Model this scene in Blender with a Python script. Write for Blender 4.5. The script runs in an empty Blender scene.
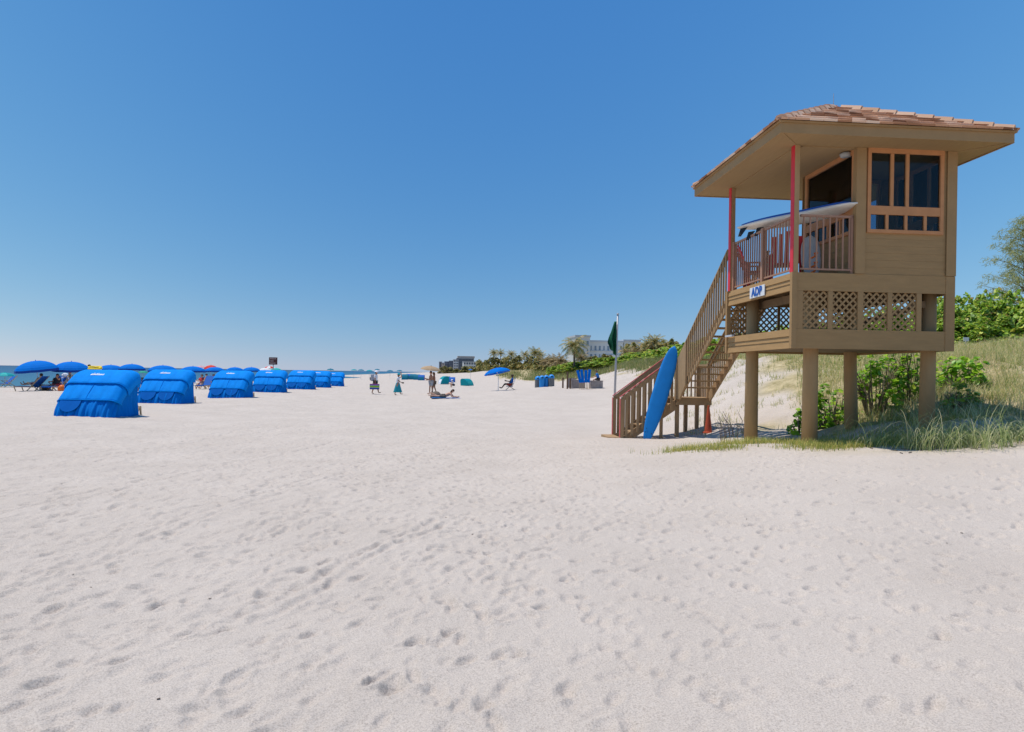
import bpy, bmesh, math, random
import numpy as np
from mathutils import Vector, Matrix, Euler
random.seed(7); RNG = np.random.default_rng(11)
S = bpy.context.scene; COL = S.collection
R = math.radians; PI = math.pi

# ------------------------------------------------------------------ camera
F = 680.0; W, H = 1024, 732; ROLL = 0.0158; CAMZ = 1.85; HZ = 7.4
cam_d = bpy.data.cameras.new('camera'); cam = bpy.data.objects.new('camera', cam_d); COL.objects.link(cam)
cam_d.sensor_width = 36; cam_d.lens = F / W * 36; cam_d.shift_y = HZ / W
cam_d.clip_start = 0.1; cam_d.clip_end = 60000
cam.matrix_world = Matrix.Translation((0, 0, CAMZ)) @ Matrix.Rotation(R(90), 4, 'X') @ Matrix.Rotation(ROLL, 4, 'Z')
S.camera = cam
def at(px, py, D):
    u = px - 512; v = py - 366 - HZ
    c, s = math.cos(ROLL), math.sin(ROLL)
    return Vector(((u * c + v * s) / F * D, D, CAMZ - (-u * s + v * c) / F * D))
def hx(px, D): return (px - 512) / F * D

# ------------------------------------------------------------------ world, sun
SUN = Vector((-2.05, 0.80, 6.5)).normalized()
elev = math.asin(SUN.z); azi = math.atan2(SUN.x, SUN.y)
w = bpy.data.worlds.new('World'); S.world = w; w.use_nodes = True
nt = w.node_tree; nt.nodes.clear()
sky = nt.nodes.new('ShaderNodeTexSky'); sky.sky_type = 'NISHITA'; sky.sun_disc = False
sky.sun_elevation = elev; sky.sun_rotation = azi % (2 * PI)
sky.air_density = 0.75; sky.dust_density = 0.0; sky.ozone_density = 2.0; sky.altitude = 0
sep = nt.nodes.new('ShaderNodeSeparateColor'); cmb = nt.nodes.new('ShaderNodeCombineColor'); nt.links.new(sky.outputs[0], sep.inputs[0])
wtc = nt.nodes.new('ShaderNodeTexCoord'); wsp = nt.nodes.new('ShaderNodeSeparateXYZ'); nt.links.new(wtc.outputs['Generated'], wsp.inputs[0])   # thin haze over sea and land, clearer air along the beach
hz_a = nt.nodes.new('ShaderNodeMath'); hz_a.operation = 'ADD'; hz_a.inputs[1].default_value = 0.1; nt.links.new(wsp.outputs[0], hz_a.inputs[0])
hz_sq = nt.nodes.new('ShaderNodeMath'); hz_sq.operation = 'MULTIPLY'; nt.links.new(hz_a.outputs[0], hz_sq.inputs[0]); nt.links.new(hz_a.outputs[0], hz_sq.inputs[1])
SKY_ST = 0.15                                      # tone curve of the clear sky, one gamma and gain per channel
for ch, (g, k) in enumerate(((0.98, 0.355), (0.56, 0.455), (0.22, 0.645))):
    m0 = nt.nodes.new('ShaderNodeMath'); m0.operation = 'MULTIPLY'; m0.inputs[1].default_value = SKY_ST; nt.links.new(sep.outputs[ch], m0.inputs[0])
    m1 = nt.nodes.new('ShaderNodeMath'); m1.operation = 'POWER'; m1.inputs[1].default_value = g; nt.links.new(m0.outputs[0], m1.inputs[0])
    m2 = nt.nodes.new('ShaderNodeMath'); m2.operation = 'MULTIPLY'; m2.inputs[1].default_value = k / SKY_ST; nt.links.new(m1.outputs[0], m2.inputs[0])
    m3 = nt.nodes.new('ShaderNodeMath'); m3.operation = 'MULTIPLY_ADD'; m3.inputs[1].default_value = (1.45, 0.85, 0.36)[ch]; m3.inputs[2].default_value = 1.0; nt.links.new(hz_sq.outputs[0], m3.inputs[0])
    m4 = nt.nodes.new('ShaderNodeMath'); m4.operation = 'MULTIPLY'; nt.links.new(m2.outputs[0], m4.inputs[0]); nt.links.new(m3.outputs[0], m4.inputs[1]); nt.links.new(m4.outputs[0], cmb.inputs[ch])
bg = nt.nodes.new('ShaderNodeBackground'); bg.inputs[1].default_value = 0.15
out = nt.nodes.new('ShaderNodeOutputWorld')
nt.links.new(cmb.outputs[0], bg.inputs[0]); nt.links.new(bg.outputs[0], out.inputs[0])
sl = bpy.data.lights.new('sun', 'SUN'); sl.energy = 4.2; sl.angle = R(0.53); sl.color = (1.0, 0.94, 0.85)
so = bpy.data.objects.new('sun', sl); COL.objects.link(so); so.rotation_euler = SUN.to_track_quat('Z', 'Y').to_euler(); so.location = (0, 0, 50)
S.view_settings.view_transform = 'Standard'; S.view_settings.look = 'None'; S.view_settings.exposure = 0.0; S.view_settings.gamma = 1
S.view_settings.use_curve_mapping = False
S.cycles.max_bounces = 8; S.cycles.transparent_max_bounces = 12; S.cycles.use_denoising = True; S.cycles.denoising_input_passes = 'RGB_ALBEDO_NORMAL'; S.cycles.denoising_prefilter = 'ACCURATE'
S.render.film_transparent = False

# ------------------------------------------------------------------ materials
def new_mat(name):
    m = bpy.data.materials.new(name); m.use_nodes = True; n = m.node_tree
    b = n.nodes['Principled BSDF']; return m, n, b
def paint(name, rgb, rough=0.7, var=0.15, scale=3.0, bump=0.0, bscale=40, stretch=None, spec=0.3, dark=None, metallic=0.0, transl=0.0):
    m, n, b = new_mat(name)
    tc = n.nodes.new('ShaderNodeTexCoord'); mp = n.nodes.new('ShaderNodeMapping')
    n.links.new(tc.outputs['Object'], mp.inputs[0])
    if stretch: mp.inputs['Scale'].default_value = stretch
    nz = n.nodes.new('ShaderNodeTexNoise'); nz.inputs['Scale'].default_value = scale; nz.inputs['Detail'].default_value = 6; nz.inputs['Roughness'].default_value = 0.65
    n.links.new(mp.outputs[0], nz.inputs['Vector'])
    cr = n.nodes.new('ShaderNodeValToRGB'); n.links.new(nz.outputs[0], cr.inputs[0])
    lo = tuple(c * (1 - var) for c in rgb) if dark is None else dark
    hi = tuple(min(1, c * (1 + var)) for c in rgb)
    cr.color_ramp.elements[0].position = 0.3; cr.color_ramp.elements[0].color = (*lo, 1)
    cr.color_ramp.elements[1].position = 0.7; cr.color_ramp.elements[1].color = (*hi, 1)
    n.links.new(cr.outputs[0], b.inputs['Base Color'])
    b.inputs['Roughness'].default_value = rough; b.inputs['Specular IOR Level'].default_value = spec; b.inputs['Metallic'].default_value = metallic
    if bump:
        n2 = n.nodes.new('ShaderNodeTexNoise'); n2.inputs['Scale'].default_value = bscale; n2.inputs['Detail'].default_value = 4
        n.links.new(mp.outputs[0], n2.inputs['Vector'])
        bp = n.nodes.new('ShaderNodeBump'); bp.inputs['Strength'].default_value = bump; bp.inputs['Distance'].default_value = 0.02
        n.links.new(n2.outputs[0], bp.inputs['Height']); n.links.new(bp.outputs[0], b.inputs['Normal'])
    if transl:
        tr = n.nodes.new('ShaderNodeBsdfTranslucent'); n.links.new(cr.outputs[0], tr.inputs[0])
        mx = n.nodes.new('ShaderNodeMixShader'); mx.inputs[0].default_value = transl
        o = n.nodes['Material Output']; n.links.new(b.outputs[0], mx.inputs[1]); n.links.new(tr.outputs[0], mx.inputs[2]); n.links.new(mx.outputs[0], o.inputs[0])
    return m
def leafy(name, stops, transl=0.35, rough=0.5, spec=0.35):
    m, n, b = new_mat(name)
    g = n.nodes.new('ShaderNodeNewGeometry'); cr = n.nodes.new('ShaderNodeValToRGB')
    n.links.new(g.outputs['Random Per Island'], cr.inputs[0])
    el = cr.color_ramp.elements
    while len(el) < len(stops): el.new(0.5)
    for e, (p, c) in zip(el, stops): e.position = p; e.color = (*c, 1)
    n.links.new(cr.outputs[0], b.inputs['Base Color']); b.inputs['Roughness'].default_value = rough; b.inputs['Specular IOR Level'].default_value = spec
    tr = n.nodes.new('ShaderNodeBsdfTranslucent'); n.links.new(cr.outputs[0], tr.inputs[0])
    mx = n.nodes.new('ShaderNodeMixShader'); mx.inputs[0].default_value = transl
    o = n.nodes['Material Output']; n.links.new(b.outputs[0], mx.inputs[1]); n.links.new(tr.outputs[0], mx.inputs[2]); n.links.new(mx.outputs[0], o.inputs[0])
    return m
M = {}
M['tan'] = paint('tan_siding', (0.385, 0.232, 0.098), 0.75, 0.10, 1.6, 0.15, 30, (1, 1, 6))
M['tan2'] = paint('tan_trim', (0.378, 0.228, 0.098), 0.7, 0.10, 2.0, 0.1, 30)
M['post'] = paint('tan_post', (0.42, 0.265, 0.125), 0.8, 0.16, 2.5, 0.25, 18, (1, 1, 0.25))
M['soffit'] = paint('soffit', (0.345, 0.225, 0.108), 0.8, 0.06, 2.0, 0.1, 60, (8, 1, 1))
M['fascia'] = paint('fascia', (0.375, 0.228, 0.10), 0.7, 0.07, 2.0)
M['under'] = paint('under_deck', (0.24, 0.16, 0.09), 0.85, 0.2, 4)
M['stair'] = paint('stair_wood', (0.37, 0.24, 0.125), 0.8, 0.15, 4, 0.2, 25, (1, 1, 0.4))
M['tread'] = paint('tread_wood', (0.37, 0.235, 0.12), 0.8, 0.2, 4, 0.2, 25)
M['red'] = paint('red_paint', (0.72, 0.035, 0.05), 0.5, 0.08, 3)
M['redfade'] = paint('faded_red_paint', (0.62, 0.13, 0.12), 0.6, 0.2, 6)
M['rail'] = paint('rail_brown', (0.40, 0.215, 0.135), 0.55, 0.1, 5)
M['frame'] = paint('window_frame_orange', (0.56, 0.25, 0.10), 0.6, 0.1, 4)
M['white'] = paint('white_paint', (0.78, 0.78, 0.77), 0.5, 0.03, 3)
M['signblue'] = paint('sign_blue', (0.01, 0.10, 0.42), 0.5, 0.05, 3)
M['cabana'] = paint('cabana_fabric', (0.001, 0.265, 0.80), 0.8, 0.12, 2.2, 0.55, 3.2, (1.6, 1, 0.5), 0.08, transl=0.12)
M['cabana_shaded'] = paint('cabana_fabric_shaded', (0.001, 0.185, 0.62), 0.85, 0.15, 2.5, 0.9, 3.0, (2.6, 1, 0.35), 0.08, transl=0.1)  # hood blue darkened: shade on sides and lower panel put into the colour
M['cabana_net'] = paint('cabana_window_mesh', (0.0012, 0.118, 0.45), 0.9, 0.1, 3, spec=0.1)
M['umb_blue'] = paint('umbrella_blue', (0.001, 0.22, 0.74), 0.8, 0.06, 3, spec=0.08, transl=0.3)
M['umb_navy'] = paint('umbrella_navy_hem', (0.004, 0.05, 0.30), 0.7, 0.06, 3, spec=0.2)
M['umb_teal'] = paint('umbrella_teal', (0.01, 0.36, 0.40), 0.7, 0.08, 3, spec=0.2, transl=0.25)
M['umb_teald'] = paint('umbrella_deep_teal', (0.004, 0.20, 0.30), 0.7, 0.08, 3, spec=0.2, transl=0.2)
M['umb_aqua'] = paint('umbrella_aqua', (0.05, 0.55, 0.52), 0.7, 0.06, 3, spec=0.2, transl=0.3)
M['umb_tan'] = paint('umbrella_tan', (0.50, 0.35, 0.21), 0.75, 0.12, 3, spec=0.2, transl=0.2)
M['umb_red'] = paint('umbrella_red', (0.75, 0.06, 0.035), 0.7, 0.05, 3, spec=0.2, transl=0.2)
M['umb_pink'] = paint('umbrella_pink', (0.75, 0.42, 0.45), 0.7, 0.05, 3, spec=0.2, transl=0.2)
M['umb_white'] = paint('umbrella_white', (0.8, 0.8, 0.78), 0.7, 0.04, 3, spec=0.2, transl=0.2)
M['umb_green'] = paint('umbrella_green', (0.03, 0.40, 0.25), 0.7, 0.04, 3, spec=0.2, transl=0.2)
M['yellow'] = paint('yellow_vinyl', (0.80, 0.55, 0.02), 0.5, 0.05, 3)
M['orange'] = paint('orange_plastic', (0.75, 0.16, 0.02), 0.5, 0.1, 3)
M['cone'] = paint('cone_plastic', (0.50, 0.085, 0.035), 0.6, 0.2, 3)
M['wood'] = paint('light_wood', (0.48, 0.34, 0.20), 0.7, 0.15, 8)
M['greywood'] = paint('weathered_wood', (0.36, 0.31, 0.28), 0.85, 0.25, 6, 0.2, 20)
M['brownwood'] = paint('brown_post', (0.17, 0.10, 0.06), 0.85, 0.2, 6)
M['canvas'] = paint('lounger_canvas', (0.01, 0.11, 0.42), 0.8, 0.08, 5)
M['surf_blue'] = paint('surfboard_blue_foam', (0.004, 0.20, 0.58), 0.6, 0.10, 2.0, 0.08, 60)
M['surf_top'] = paint('surfboard_blue_deck', (0.01, 0.10, 0.45), 0.45, 0.05, 2)
M['surf_white'] = paint('surfboard_white_hull', (0.74, 0.70, 0.64), 0.4, 0.04, 2)
M['black'] = paint('black_plastic', (0.015, 0.015, 0.017), 0.5, 0.1, 3)
M['grey'] = paint('grey_plastic', (0.42, 0.42, 0.40), 0.5, 0.1, 3)
M['pole'] = paint('grey_metal_pole', (0.42, 0.42, 0.44), 0.5, 0.1, 3, metallic=0.3)
M['flag'] = paint('flag_green', (0.008, 0.11, 0.055), 0.8, 0.1, 3, transl=0.2)
M['sign_brown'] = paint('sign_brown', (0.09, 0.035, 0.03), 0.7, 0.1, 3)
M['sign_text'] = paint('sign_lettering', (0.45, 0.33, 0.30), 0.7, 0.1, 3)
M['bin_blue'] = paint('bin_blue', (0.02, 0.26, 0.66), 0.45, 0.06, 3)
M['bin_grey'] = paint('bin_grey', (0.19, 0.19, 0.19), 0.7, 0.15, 6)
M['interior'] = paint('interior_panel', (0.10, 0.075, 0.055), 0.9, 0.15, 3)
M['hotel'] = paint('hotel_wall', (0.62, 0.62, 0.61), 0.8, 0.03, 0.2)
M['hoteltrim'] = paint('hotel_roof_edge', (0.50, 0.52, 0.55), 0.8, 0.05, 0.2)  # blue-grey trim colour of parapets, ledges, sills and roof units
M['hotelwin'] = paint('hotel_window', (0.20, 0.26, 0.32), 0.3, 0.1, 0.3)
M['far_dark'] = paint('far_tower_dark', (0.16, 0.17, 0.20), 0.8, 0.1, 0.1)
M['far_tan'] = paint('far_tower_tan', (0.46, 0.38, 0.31), 0.8, 0.06, 0.1)
M['far_grey'] = paint('far_tower_grey', (0.36, 0.36, 0.38), 0.8, 0.06, 0.1)
M['far_white'] = paint('far_tower_white', (0.62, 0.62, 0.62), 0.8, 0.04, 0.1)
M['far_win'] = paint('far_tower_glazing', (0.10, 0.12, 0.15), 0.4, 0.1, 0.1)
M['skin'] = paint('skin', (0.58, 0.32, 0.21), 0.6, 0.05, 5)
M['skin_tan'] = paint('skin_tanned', (0.42, 0.20, 0.115), 0.55, 0.06, 5)
M['skin_dark'] = paint('skin_brown', (0.12, 0.055, 0.03), 0.55, 0.06, 5)
M['hair'] = paint('hair_brown', (0.045, 0.022, 0.012), 0.6, 0.2, 20)
M['cl_white'] = paint('cloth_white', (0.74, 0.74, 0.78), 0.85, 0.06, 6)
M['cl_grey'] = paint('cloth_grey', (0.40, 0.40, 0.42), 0.85, 0.12, 6)
M['cl_teal'] = paint('cloth_teal', (0.02, 0.30, 0.36), 0.85, 0.12, 6)
M['cl_dark'] = paint('cloth_dark', (0.04, 0.035, 0.035), 0.85, 0.15, 6)
M['cl_brown'] = paint('cloth_brown_grey', (0.15, 0.115, 0.09), 0.85, 0.15, 6)
M['cl_blue'] = paint('cloth_blue', (0.02, 0.17, 0.50), 0.85, 0.10, 6)
M['cl_red'] = paint('cloth_red', (0.5, 0.04, 0.04), 0.85, 0.10, 6)
M['cl_pale'] = paint('cloth_pale_blue', (0.42, 0.45, 0.62), 0.85, 0.10, 6)
M['chair_red'] = paint('chair_red_plastic', (0.48, 0.02, 0.03), 0.45, 0.06, 4)
M['trunk'] = paint('palm_trunk', (0.17, 0.13, 0.095), 0.9, 0.25, 4, 0.4, 12)
M['bark'] = paint('tree_bark', (0.13, 0.105, 0.085), 0.9, 0.25, 4, 0.4, 12)
M['twig'] = paint('dry_twigs', (0.24, 0.175, 0.12), 0.9, 0.25, 6)
M['grape'] = leafy('sea_grape_leaves', [(0.0, (0.127, 0.233, 0.036)), (0.35, (0.240, 0.406, 0.044)), (0.7, (0.424, 0.577, 0.060)), (0.9, (0.678, 0.688, 0.121)), (1.0, (0.451, 0.246, 0.101))], 0.35, 0.45)
M['grape_b'] = leafy('young_sea_grape_leaves', [(0.0, (0.130, 0.293, 0.018)), (0.5, (0.259, 0.508, 0.024)), (0.85, (0.432, 0.645, 0.036)), (1.0, (0.540, 0.586, 0.084))], 0.42, 0.4)
M['brush'] = leafy('coastal_brush_leaves', [(0.0, (0.132, 0.168, 0.051)), (0.5, (0.285, 0.278, 0.081)), (0.85, (0.532, 0.416, 0.139)), (1.0, (0.759, 0.474, 0.208))], 0.25, 0.6)
M['frond'] = leafy('palm_fronds', [(0.0, (0.113, 0.144, 0.043)), (0.5, (0.253, 0.254, 0.068)), (0.85, (0.534, 0.398, 0.136)), (1.0, (0.842, 0.508, 0.213))], 0.25, 0.5)
M['frond_dry'] = leafy('dry_palm_fronds', [(0.0, (0.154, 0.130, 0.060)), (0.6, (0.336, 0.247, 0.108)), (1.0, (0.504, 0.364, 0.180))], 0.25, 0.6)
M['pine'] = leafy('feathery_needles', [(0.0, (0.20, 0.24, 0.07)), (0.6, (0.36, 0.39, 0.13)), (1.0, (0.52, 0.48, 0.22))], 0.35, 0.7)
M['oats'] = leafy('sea_oat_blades', [(0.0, (0.20, 0.29, 0.10)), (0.4, (0.42, 0.48, 0.18)), (0.75, (0.58, 0.59, 0.32)), (1.0, (0.78, 0.70, 0.42))], 0.5, 0.55)
M['straw'] = leafy('dune_grass_blades', [(0.0, (0.22, 0.30, 0.07)), (0.35, (0.36, 0.40, 0.13)), (0.65, (0.62, 0.54, 0.27)), (1.0, (0.82, 0.66, 0.38))], 0.42, 0.65)
M['lawn'] = leafy('short_grass_blades', [(0.0, (0.183, 0.260, 0.047)), (0.5, (0.364, 0.381, 0.079)), (1.0, (0.689, 0.538, 0.173))], 0.3, 0.6)
def glass_mat():
    m, n, b = new_mat('tinted_glass')
    o = n.nodes['Material Output']; n.nodes.remove(b)
    t = n.nodes.new('ShaderNodeBsdfTransparent'); t.inputs[0].default_value = (0.62, 0.68, 0.74, 1)
    g = n.nodes.new('ShaderNodeBsdfGlossy'); g.inputs['Roughness'].default_value = 0.02; g.inputs[0].default_value = (0.95, 0.97, 1, 1)
    fr = n.nodes.new('ShaderNodeFresnel'); fr.inputs[0].default_value = 1.28
    mx = n.nodes.new('ShaderNodeMixShader'); n.links.new(fr.outputs[0], mx.inputs[0]); n.links.new(t.outputs[0], mx.inputs[1]); n.links.new(g.outputs[0], mx.inputs[2]); n.links.new(mx.outputs[0], o.inputs[0])
    return m
M['glass'] = glass_mat()
def tile_mat():
    return leafy('concrete_roof_tile', [(0.0, (0.22, 0.10, 0.055)), (0.3, (0.50, 0.25, 0.14)), (0.65, (0.70, 0.42, 0.27)), (1.0, (0.84, 0.62, 0.47))], 0.0, 0.9, 0.1)
M['tile'] = tile_mat()
M['hip'] = leafy('roof_hip_tile', [(0.0, (0.52, 0.31, 0.19)), (1.0, (0.70, 0.47, 0.33))], 0.0, 0.9, 0.1)
def stripes():
    m, n, b = new_mat('striped_bag_fabric')
    tc = n.nodes.new('ShaderNodeTexCoord'); sp = n.nodes.new('ShaderNodeSeparateXYZ'); n.links.new(tc.outputs['Object'], sp.inputs[0])
    mr = n.nodes.new('ShaderNodeMapRange'); mr.inputs[1].default_value = 0.0; mr.inputs[2].default_value = 0.42; n.links.new(sp.outputs[2], mr.inputs[0])
    cr = n.nodes.new('ShaderNodeValToRGB'); cr.color_ramp.interpolation = 'CONSTANT'; n.links.new(mr.outputs[0], cr.inputs[0])
    st = [(0, (.04, .05, .25)), (.2, (.02, .12, .5)), (.34, (.6, .55, .03)), (.46, (.1, .45, .04)), (.6, (.6, .55, .03)), (.7, (.02, .12, .5)), (.85, (.3, .05, .2))]
    el = cr.color_ramp.elements
    while len(el) < len(st): el.new(0.5)
    for e, (p, c) in zip(el, st): e.position = p; e.color = (*c, 1)
    n.links.new(cr.outputs[0], b.inputs['Base Color']); b.inputs['Roughness'].default_value = .8
    return m
M['stripes'] = stripes()

# ------------------------------------------------------------------ mesh helpers
class MB:
    def __init__(s): s.v = []; s.f = []
    def add(s, vs, fs):
        o = len(s.v); s.v += [tuple(p) for p in vs]; s.f += [tuple(i + o for i in f) for f in fs]; return s
    def box(s, x0, x1, y0, y1, z0, z1):
        return s.add([(x0, y0, z0), (x1, y0, z0), (x1, y1, z0), (x0, y1, z0), (x0, y0, z1), (x1, y0, z1), (x1, y1, z1), (x0, y1, z1)],
                     [(0, 3, 2, 1), (4, 5, 6, 7), (0, 1, 5, 4), (1, 2, 6, 5), (2, 3, 7, 6), (3, 0, 4, 7)])
    def bar(s, a, b, w, h, up=(0, 0, 1)):
        a = Vector(a); b = Vector(b); d = (b - a).normalized(); up = Vector(up)
        if abs(d.dot(up)) > 0.99: up = Vector((0, 1, 0))
        x = d.cross(up).normalized() * w / 2; y = x.cross(d).normalized() * h / 2
        vs = [a - x - y, a + x - y, a + x + y, a - x + y, b - x - y, b + x - y, b + x + y, b - x + y]
        return s.add(vs, [(0, 1, 2, 3), (7, 6, 5, 4), (0, 4, 5, 1), (1, 5, 6, 2), (2, 6, 7, 3), (3, 7, 4, 0)])
    def tube(s, pts, rad, n=8, cap=True):
        pts = [Vector(p) for p in pts]; k = len(pts)
        if not hasattr(rad, '__len__'): rad = [rad] * k
        vs = []; px = None
        for i, p in enumerate(pts):
            d = (pts[min(i + 1, k - 1)] - pts[max(i - 1, 0)]).normalized()
            if px is None: px = d.orthogonal().normalized()
            px = (px - d * px.dot(d)).normalized(); py = d.cross(px)
            for j in range(n):
                a = 2 * PI * j / n; vs.append(p + (px * math.cos(a) + py * math.sin(a)) * rad[i])
        fs = [(i * n + j, i * n + (j + 1) % n, (i + 1) * n + (j + 1) % n, (i + 1) * n + j) for i in range(k - 1) for j in range(n)]
        if cap: fs += [tuple(range(n - 1, -1, -1)), tuple((k - 1) * n + j for j in range(n))]
        return s.add(vs, fs)
    def lathe(s, prof, n=24, c=(0, 0, 0)):
        vs = []; k = len(prof)
        for r, z in prof:
            for j in range(n):
                a = 2 * PI * j / n; vs.append((c[0] + r * math.cos(a), c[1] + r * math.sin(a), c[2] + z))
        fs = [(i * n + j, i * n + (j + 1) % n, (i + 1) * n + (j + 1) % n, (i + 1) * n + j) for i in range(k - 1) for j in range(n)]
        fs += [tuple(range(n - 1, -1, -1)), tuple((k - 1) * n + j for j in range(n))]
        return s.add(vs, fs)
    def ext(s, poly, vec):                      # prism: polygon extruded along a vector
        k = len(poly); vec = Vector(vec); poly = [Vector(p) for p in poly]
        return s.add(poly + [p + vec for p in poly], [tuple(range(k - 1, -1, -1)), tuple(range(k, 2 * k))] + [(i, (i + 1) % k, k + (i + 1) % k, k + i) for i in range(k)])
    def build(s, name, mat, parent=None, loc=None, smooth=False, rot=None, bevel=0.0):
        me = bpy.data.meshes.new(name); me.from_pydata(s.v, [], s.f); me.update()
        bm = bmesh.new(); bm.from_mesh(me); bmesh.ops.recalc_face_normals(bm, faces=bm.faces)
        if bevel: bmesh.ops.bevel(bm, geom=bm.edges[:], offset=bevel, segments=1, affect='EDGES', profile=0.5)
        bm.to_mesh(me); bm.free()
        if smooth: me.polygons.foreach_set('use_smooth', [True] * len(me.polygons))
        me.materials.append(M[mat] if isinstance(mat, str) else mat)
        o = bpy.data.objects.new(name, me); COL.objects.link(o)
        if parent is not None: o.parent = parent
        if loc is not None: o.location = loc
        if rot is not None: o.rotation_euler = rot
        return o
def np_mesh(name, V, Fc, mat, parent=None, smooth=False, loc=None):
    V = np.asarray(V, np.float32); Fc = np.asarray(Fc, np.int32); n, k = Fc.shape
    me = bpy.data.meshes.new(name); me.vertices.add(len(V)); me.vertices.foreach_set('co', V.ravel())
    me.loops.add(n * k); me.loops.foreach_set('vertex_index', Fc.ravel())
    me.polygons.add(n); me.polygons.foreach_set('loop_start', np.arange(0, n * k, k, dtype=np.int32))
    try: me.polygons.foreach_set('loop_total', np.full(n, k, np.int32))
    except Exception: pass
    if smooth: me.polygons.foreach_set('use_smooth', np.ones(n, bool))
    me.update(calc_edges=True); me.materials.append(M[mat] if isinstance(mat, str) else mat)
    o = bpy.data.objects.new(name, me); COL.objects.link(o)
    if parent is not None: o.parent = parent
    if loc is not None: o.location = loc
    return o
def tag(o, label=None, cat=None, group=None, kind=None):
    if label: o['label'] = label
    if cat: o['category'] = cat
    if group: o['group'] = group
    if kind: o['kind'] = kind
    return o
def thing(name, label, cat, loc, rz=0, group=None):
    o = bpy.data.objects.new(name, None); COL.objects.link(o); o.empty_display_size = 0.1
    o.location = loc; o.rotation_euler = (0, 0, rz); return tag(o, label, cat, group)
def copy_tree(o, parent=None):
    kids = list(o.children); c = o.copy(); COL.objects.link(c)
    if parent is not None: c.parent = parent
    for k in kids: copy_tree(k, c)
    return c

# ------------------------------------------------------------------ terrain
CT = []
def ct(px, Y, z): CT.append((hx(px, Y), Y, z))
for Y in (2.0, 4, 8):
    for px, z in ((-400, 0), (0, 0), (400, 0), (700, .08), (1024, .2), (1500, .3)): ct(px, Y, z)
for px, Y, z in [(-400, 14, .1), (0, 14, .08), (300, 14, 0), (512, 13, -.02), (640, 13.3, .10), (700, 13.6, .22), (800, 13, .36), (811, 14.5, .41), (900, 12.6, .50), (1000, 12.0, .60), (1200, 11.4, .72),
    (-300, 24, .15), (95, 22, .18), (300, 25, .05), (500, 22, -.05), (625, 20.5, -.12), (640, 22, -.13), (700, 21, -.10), (720, 17.5, .15), (751, 16.5, .30), (770, 20, .35),
    (720, 22.5, .25), (720, 25.5, 1.0), (720, 32, 2.2), (720, 38, 2.95), (690, 30, .8), (660, 30, .15), (660, 42, 1.0),
    (780, 18, .25), (780, 22.5, 1.15), (780, 29, 2.6), (780, 34, 3.2), (829, 18.2, .38), (850, 17.2, .38), (850, 20.5, 1.15), (850, 28, 2.9), (930, 14.4, .5), (930, 17, 1.0), (930, 28, 3.2),
    (1000, 15.3, .85), (1000, 17, 1.45), (1000, 20, 2.05), (1000, 25, 3.0), (1000, 30, 3.7), (1200, 15, 1.0), (1200, 18, 1.8), (1200, 30, 4.0), (1700, 18, 2.5), (1700, 30, 4.2),
    (1000, 50, 4.4), (1300, 50, 4.6), (800, 60, 4.3), (700, 60, 3.7), (700, 100, 5.0), (1000, 120, 5), (1400, 120, 5),
    (0, 46, .1), (168, 30, .15), (234, 38, .2), (272, 47, .24), (310, 58, .25), (335, 72, .22), (375, 52, .10), (433, 52, .13), (500, 52, .5), (575, 51, .82), (600, 51, .85), (553, 68, .62), (512, 34, .05), (580, 36, .25), (620, 40, .45),
    (640, 55, 1.5), (660, 55, 1.75), (660, 75, 4.3), (600, 85, 1.7), (600, 108, 3.9), (570, 100, 1.2), (540, 125, 1.0), (540, 170, 3.8), (500, 160, .5), (500, 230, 3.6), (460, 260, .4), (460, 400, 2.7),
    (300, 130, .15), (400, 130, .15), (200, 130, .15), (400, 300, .2), (430, 600, .4), (450, 700, 2), (500, 600, 5), (600, 300, 5), (800, 300, 5), (1100, 300, 5), (440, 1600, 1.0), (480, 1600, 4), (600, 1600, 5), (1000, 1600, 5), (600, 5000, 5), (450, 5000, 3)]:
    ct(px, Y, z)
CT = np.array(CT)
def ab(X, Y):
    Yc = np.clip(Y, 2.0, 6000); a = np.clip(X / Yc, -1.6, 2.0)
    return np.stack([a * 2.2, np.log(Yc)], -1)
_K = ab(CT[:, 0], CT[:, 1]); _c2 = 0.16 ** 2
_D = np.sqrt(((_K[:, None] - _K[None]) ** 2).sum(-1) + _c2); _n = len(CT)
_A = np.zeros((_n + 3, _n + 3)); _A[:_n, :_n] = _D - 0.02 * np.eye(_n); _A[:_n, _n] = 1; _A[:_n, _n + 1:] = _K; _A[_n, :_n] = 1; _A[_n + 1:, :_n] = _K.T
_w = np.linalg.solve(_A, np.concatenate([CT[:, 2], np.zeros(3)]))
def zbase(X, Y):
    X = np.atleast_1d(np.asarray(X, float)); Y = np.atleast_1d(np.asarray(Y, float)); sh = X.shape
    P = ab(X.ravel(), Y.ravel()); z = np.empty(len(P))
    for i in range(0, len(P), 20000):
        p = P[i:i + 20000]; d = np.sqrt(((p[:, None] - _K[None]) ** 2).sum(-1) + _c2); z[i:i + 20000] = d @ _w[:_n] + _w[_n] + p @ _w[_n + 1:]
    z = z.reshape(sh); s = X + 0.12 * Y + 47
    prof = np.where(s > 0, -0.5 + 0.052 * s, -0.5 + 0.08 * s)
    k = 0.12; h = np.clip(0.5 + 0.5 * (z - prof) / k, 0, 1)
    zz = z * (1 - h) + prof * h - k * h * (1 - h)
    return np.maximum(zz, -6)
def hash2(i, j, seed):
    n = (i * 374761393 + j * 668265263 + seed * 1442695041) & 0xffffffff
    n = ((n ^ (n >> 13)) * 1274126177) & 0xffffffff
    return ((n ^ (n >> 16)) & 0xffff) / 65535.0
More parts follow.
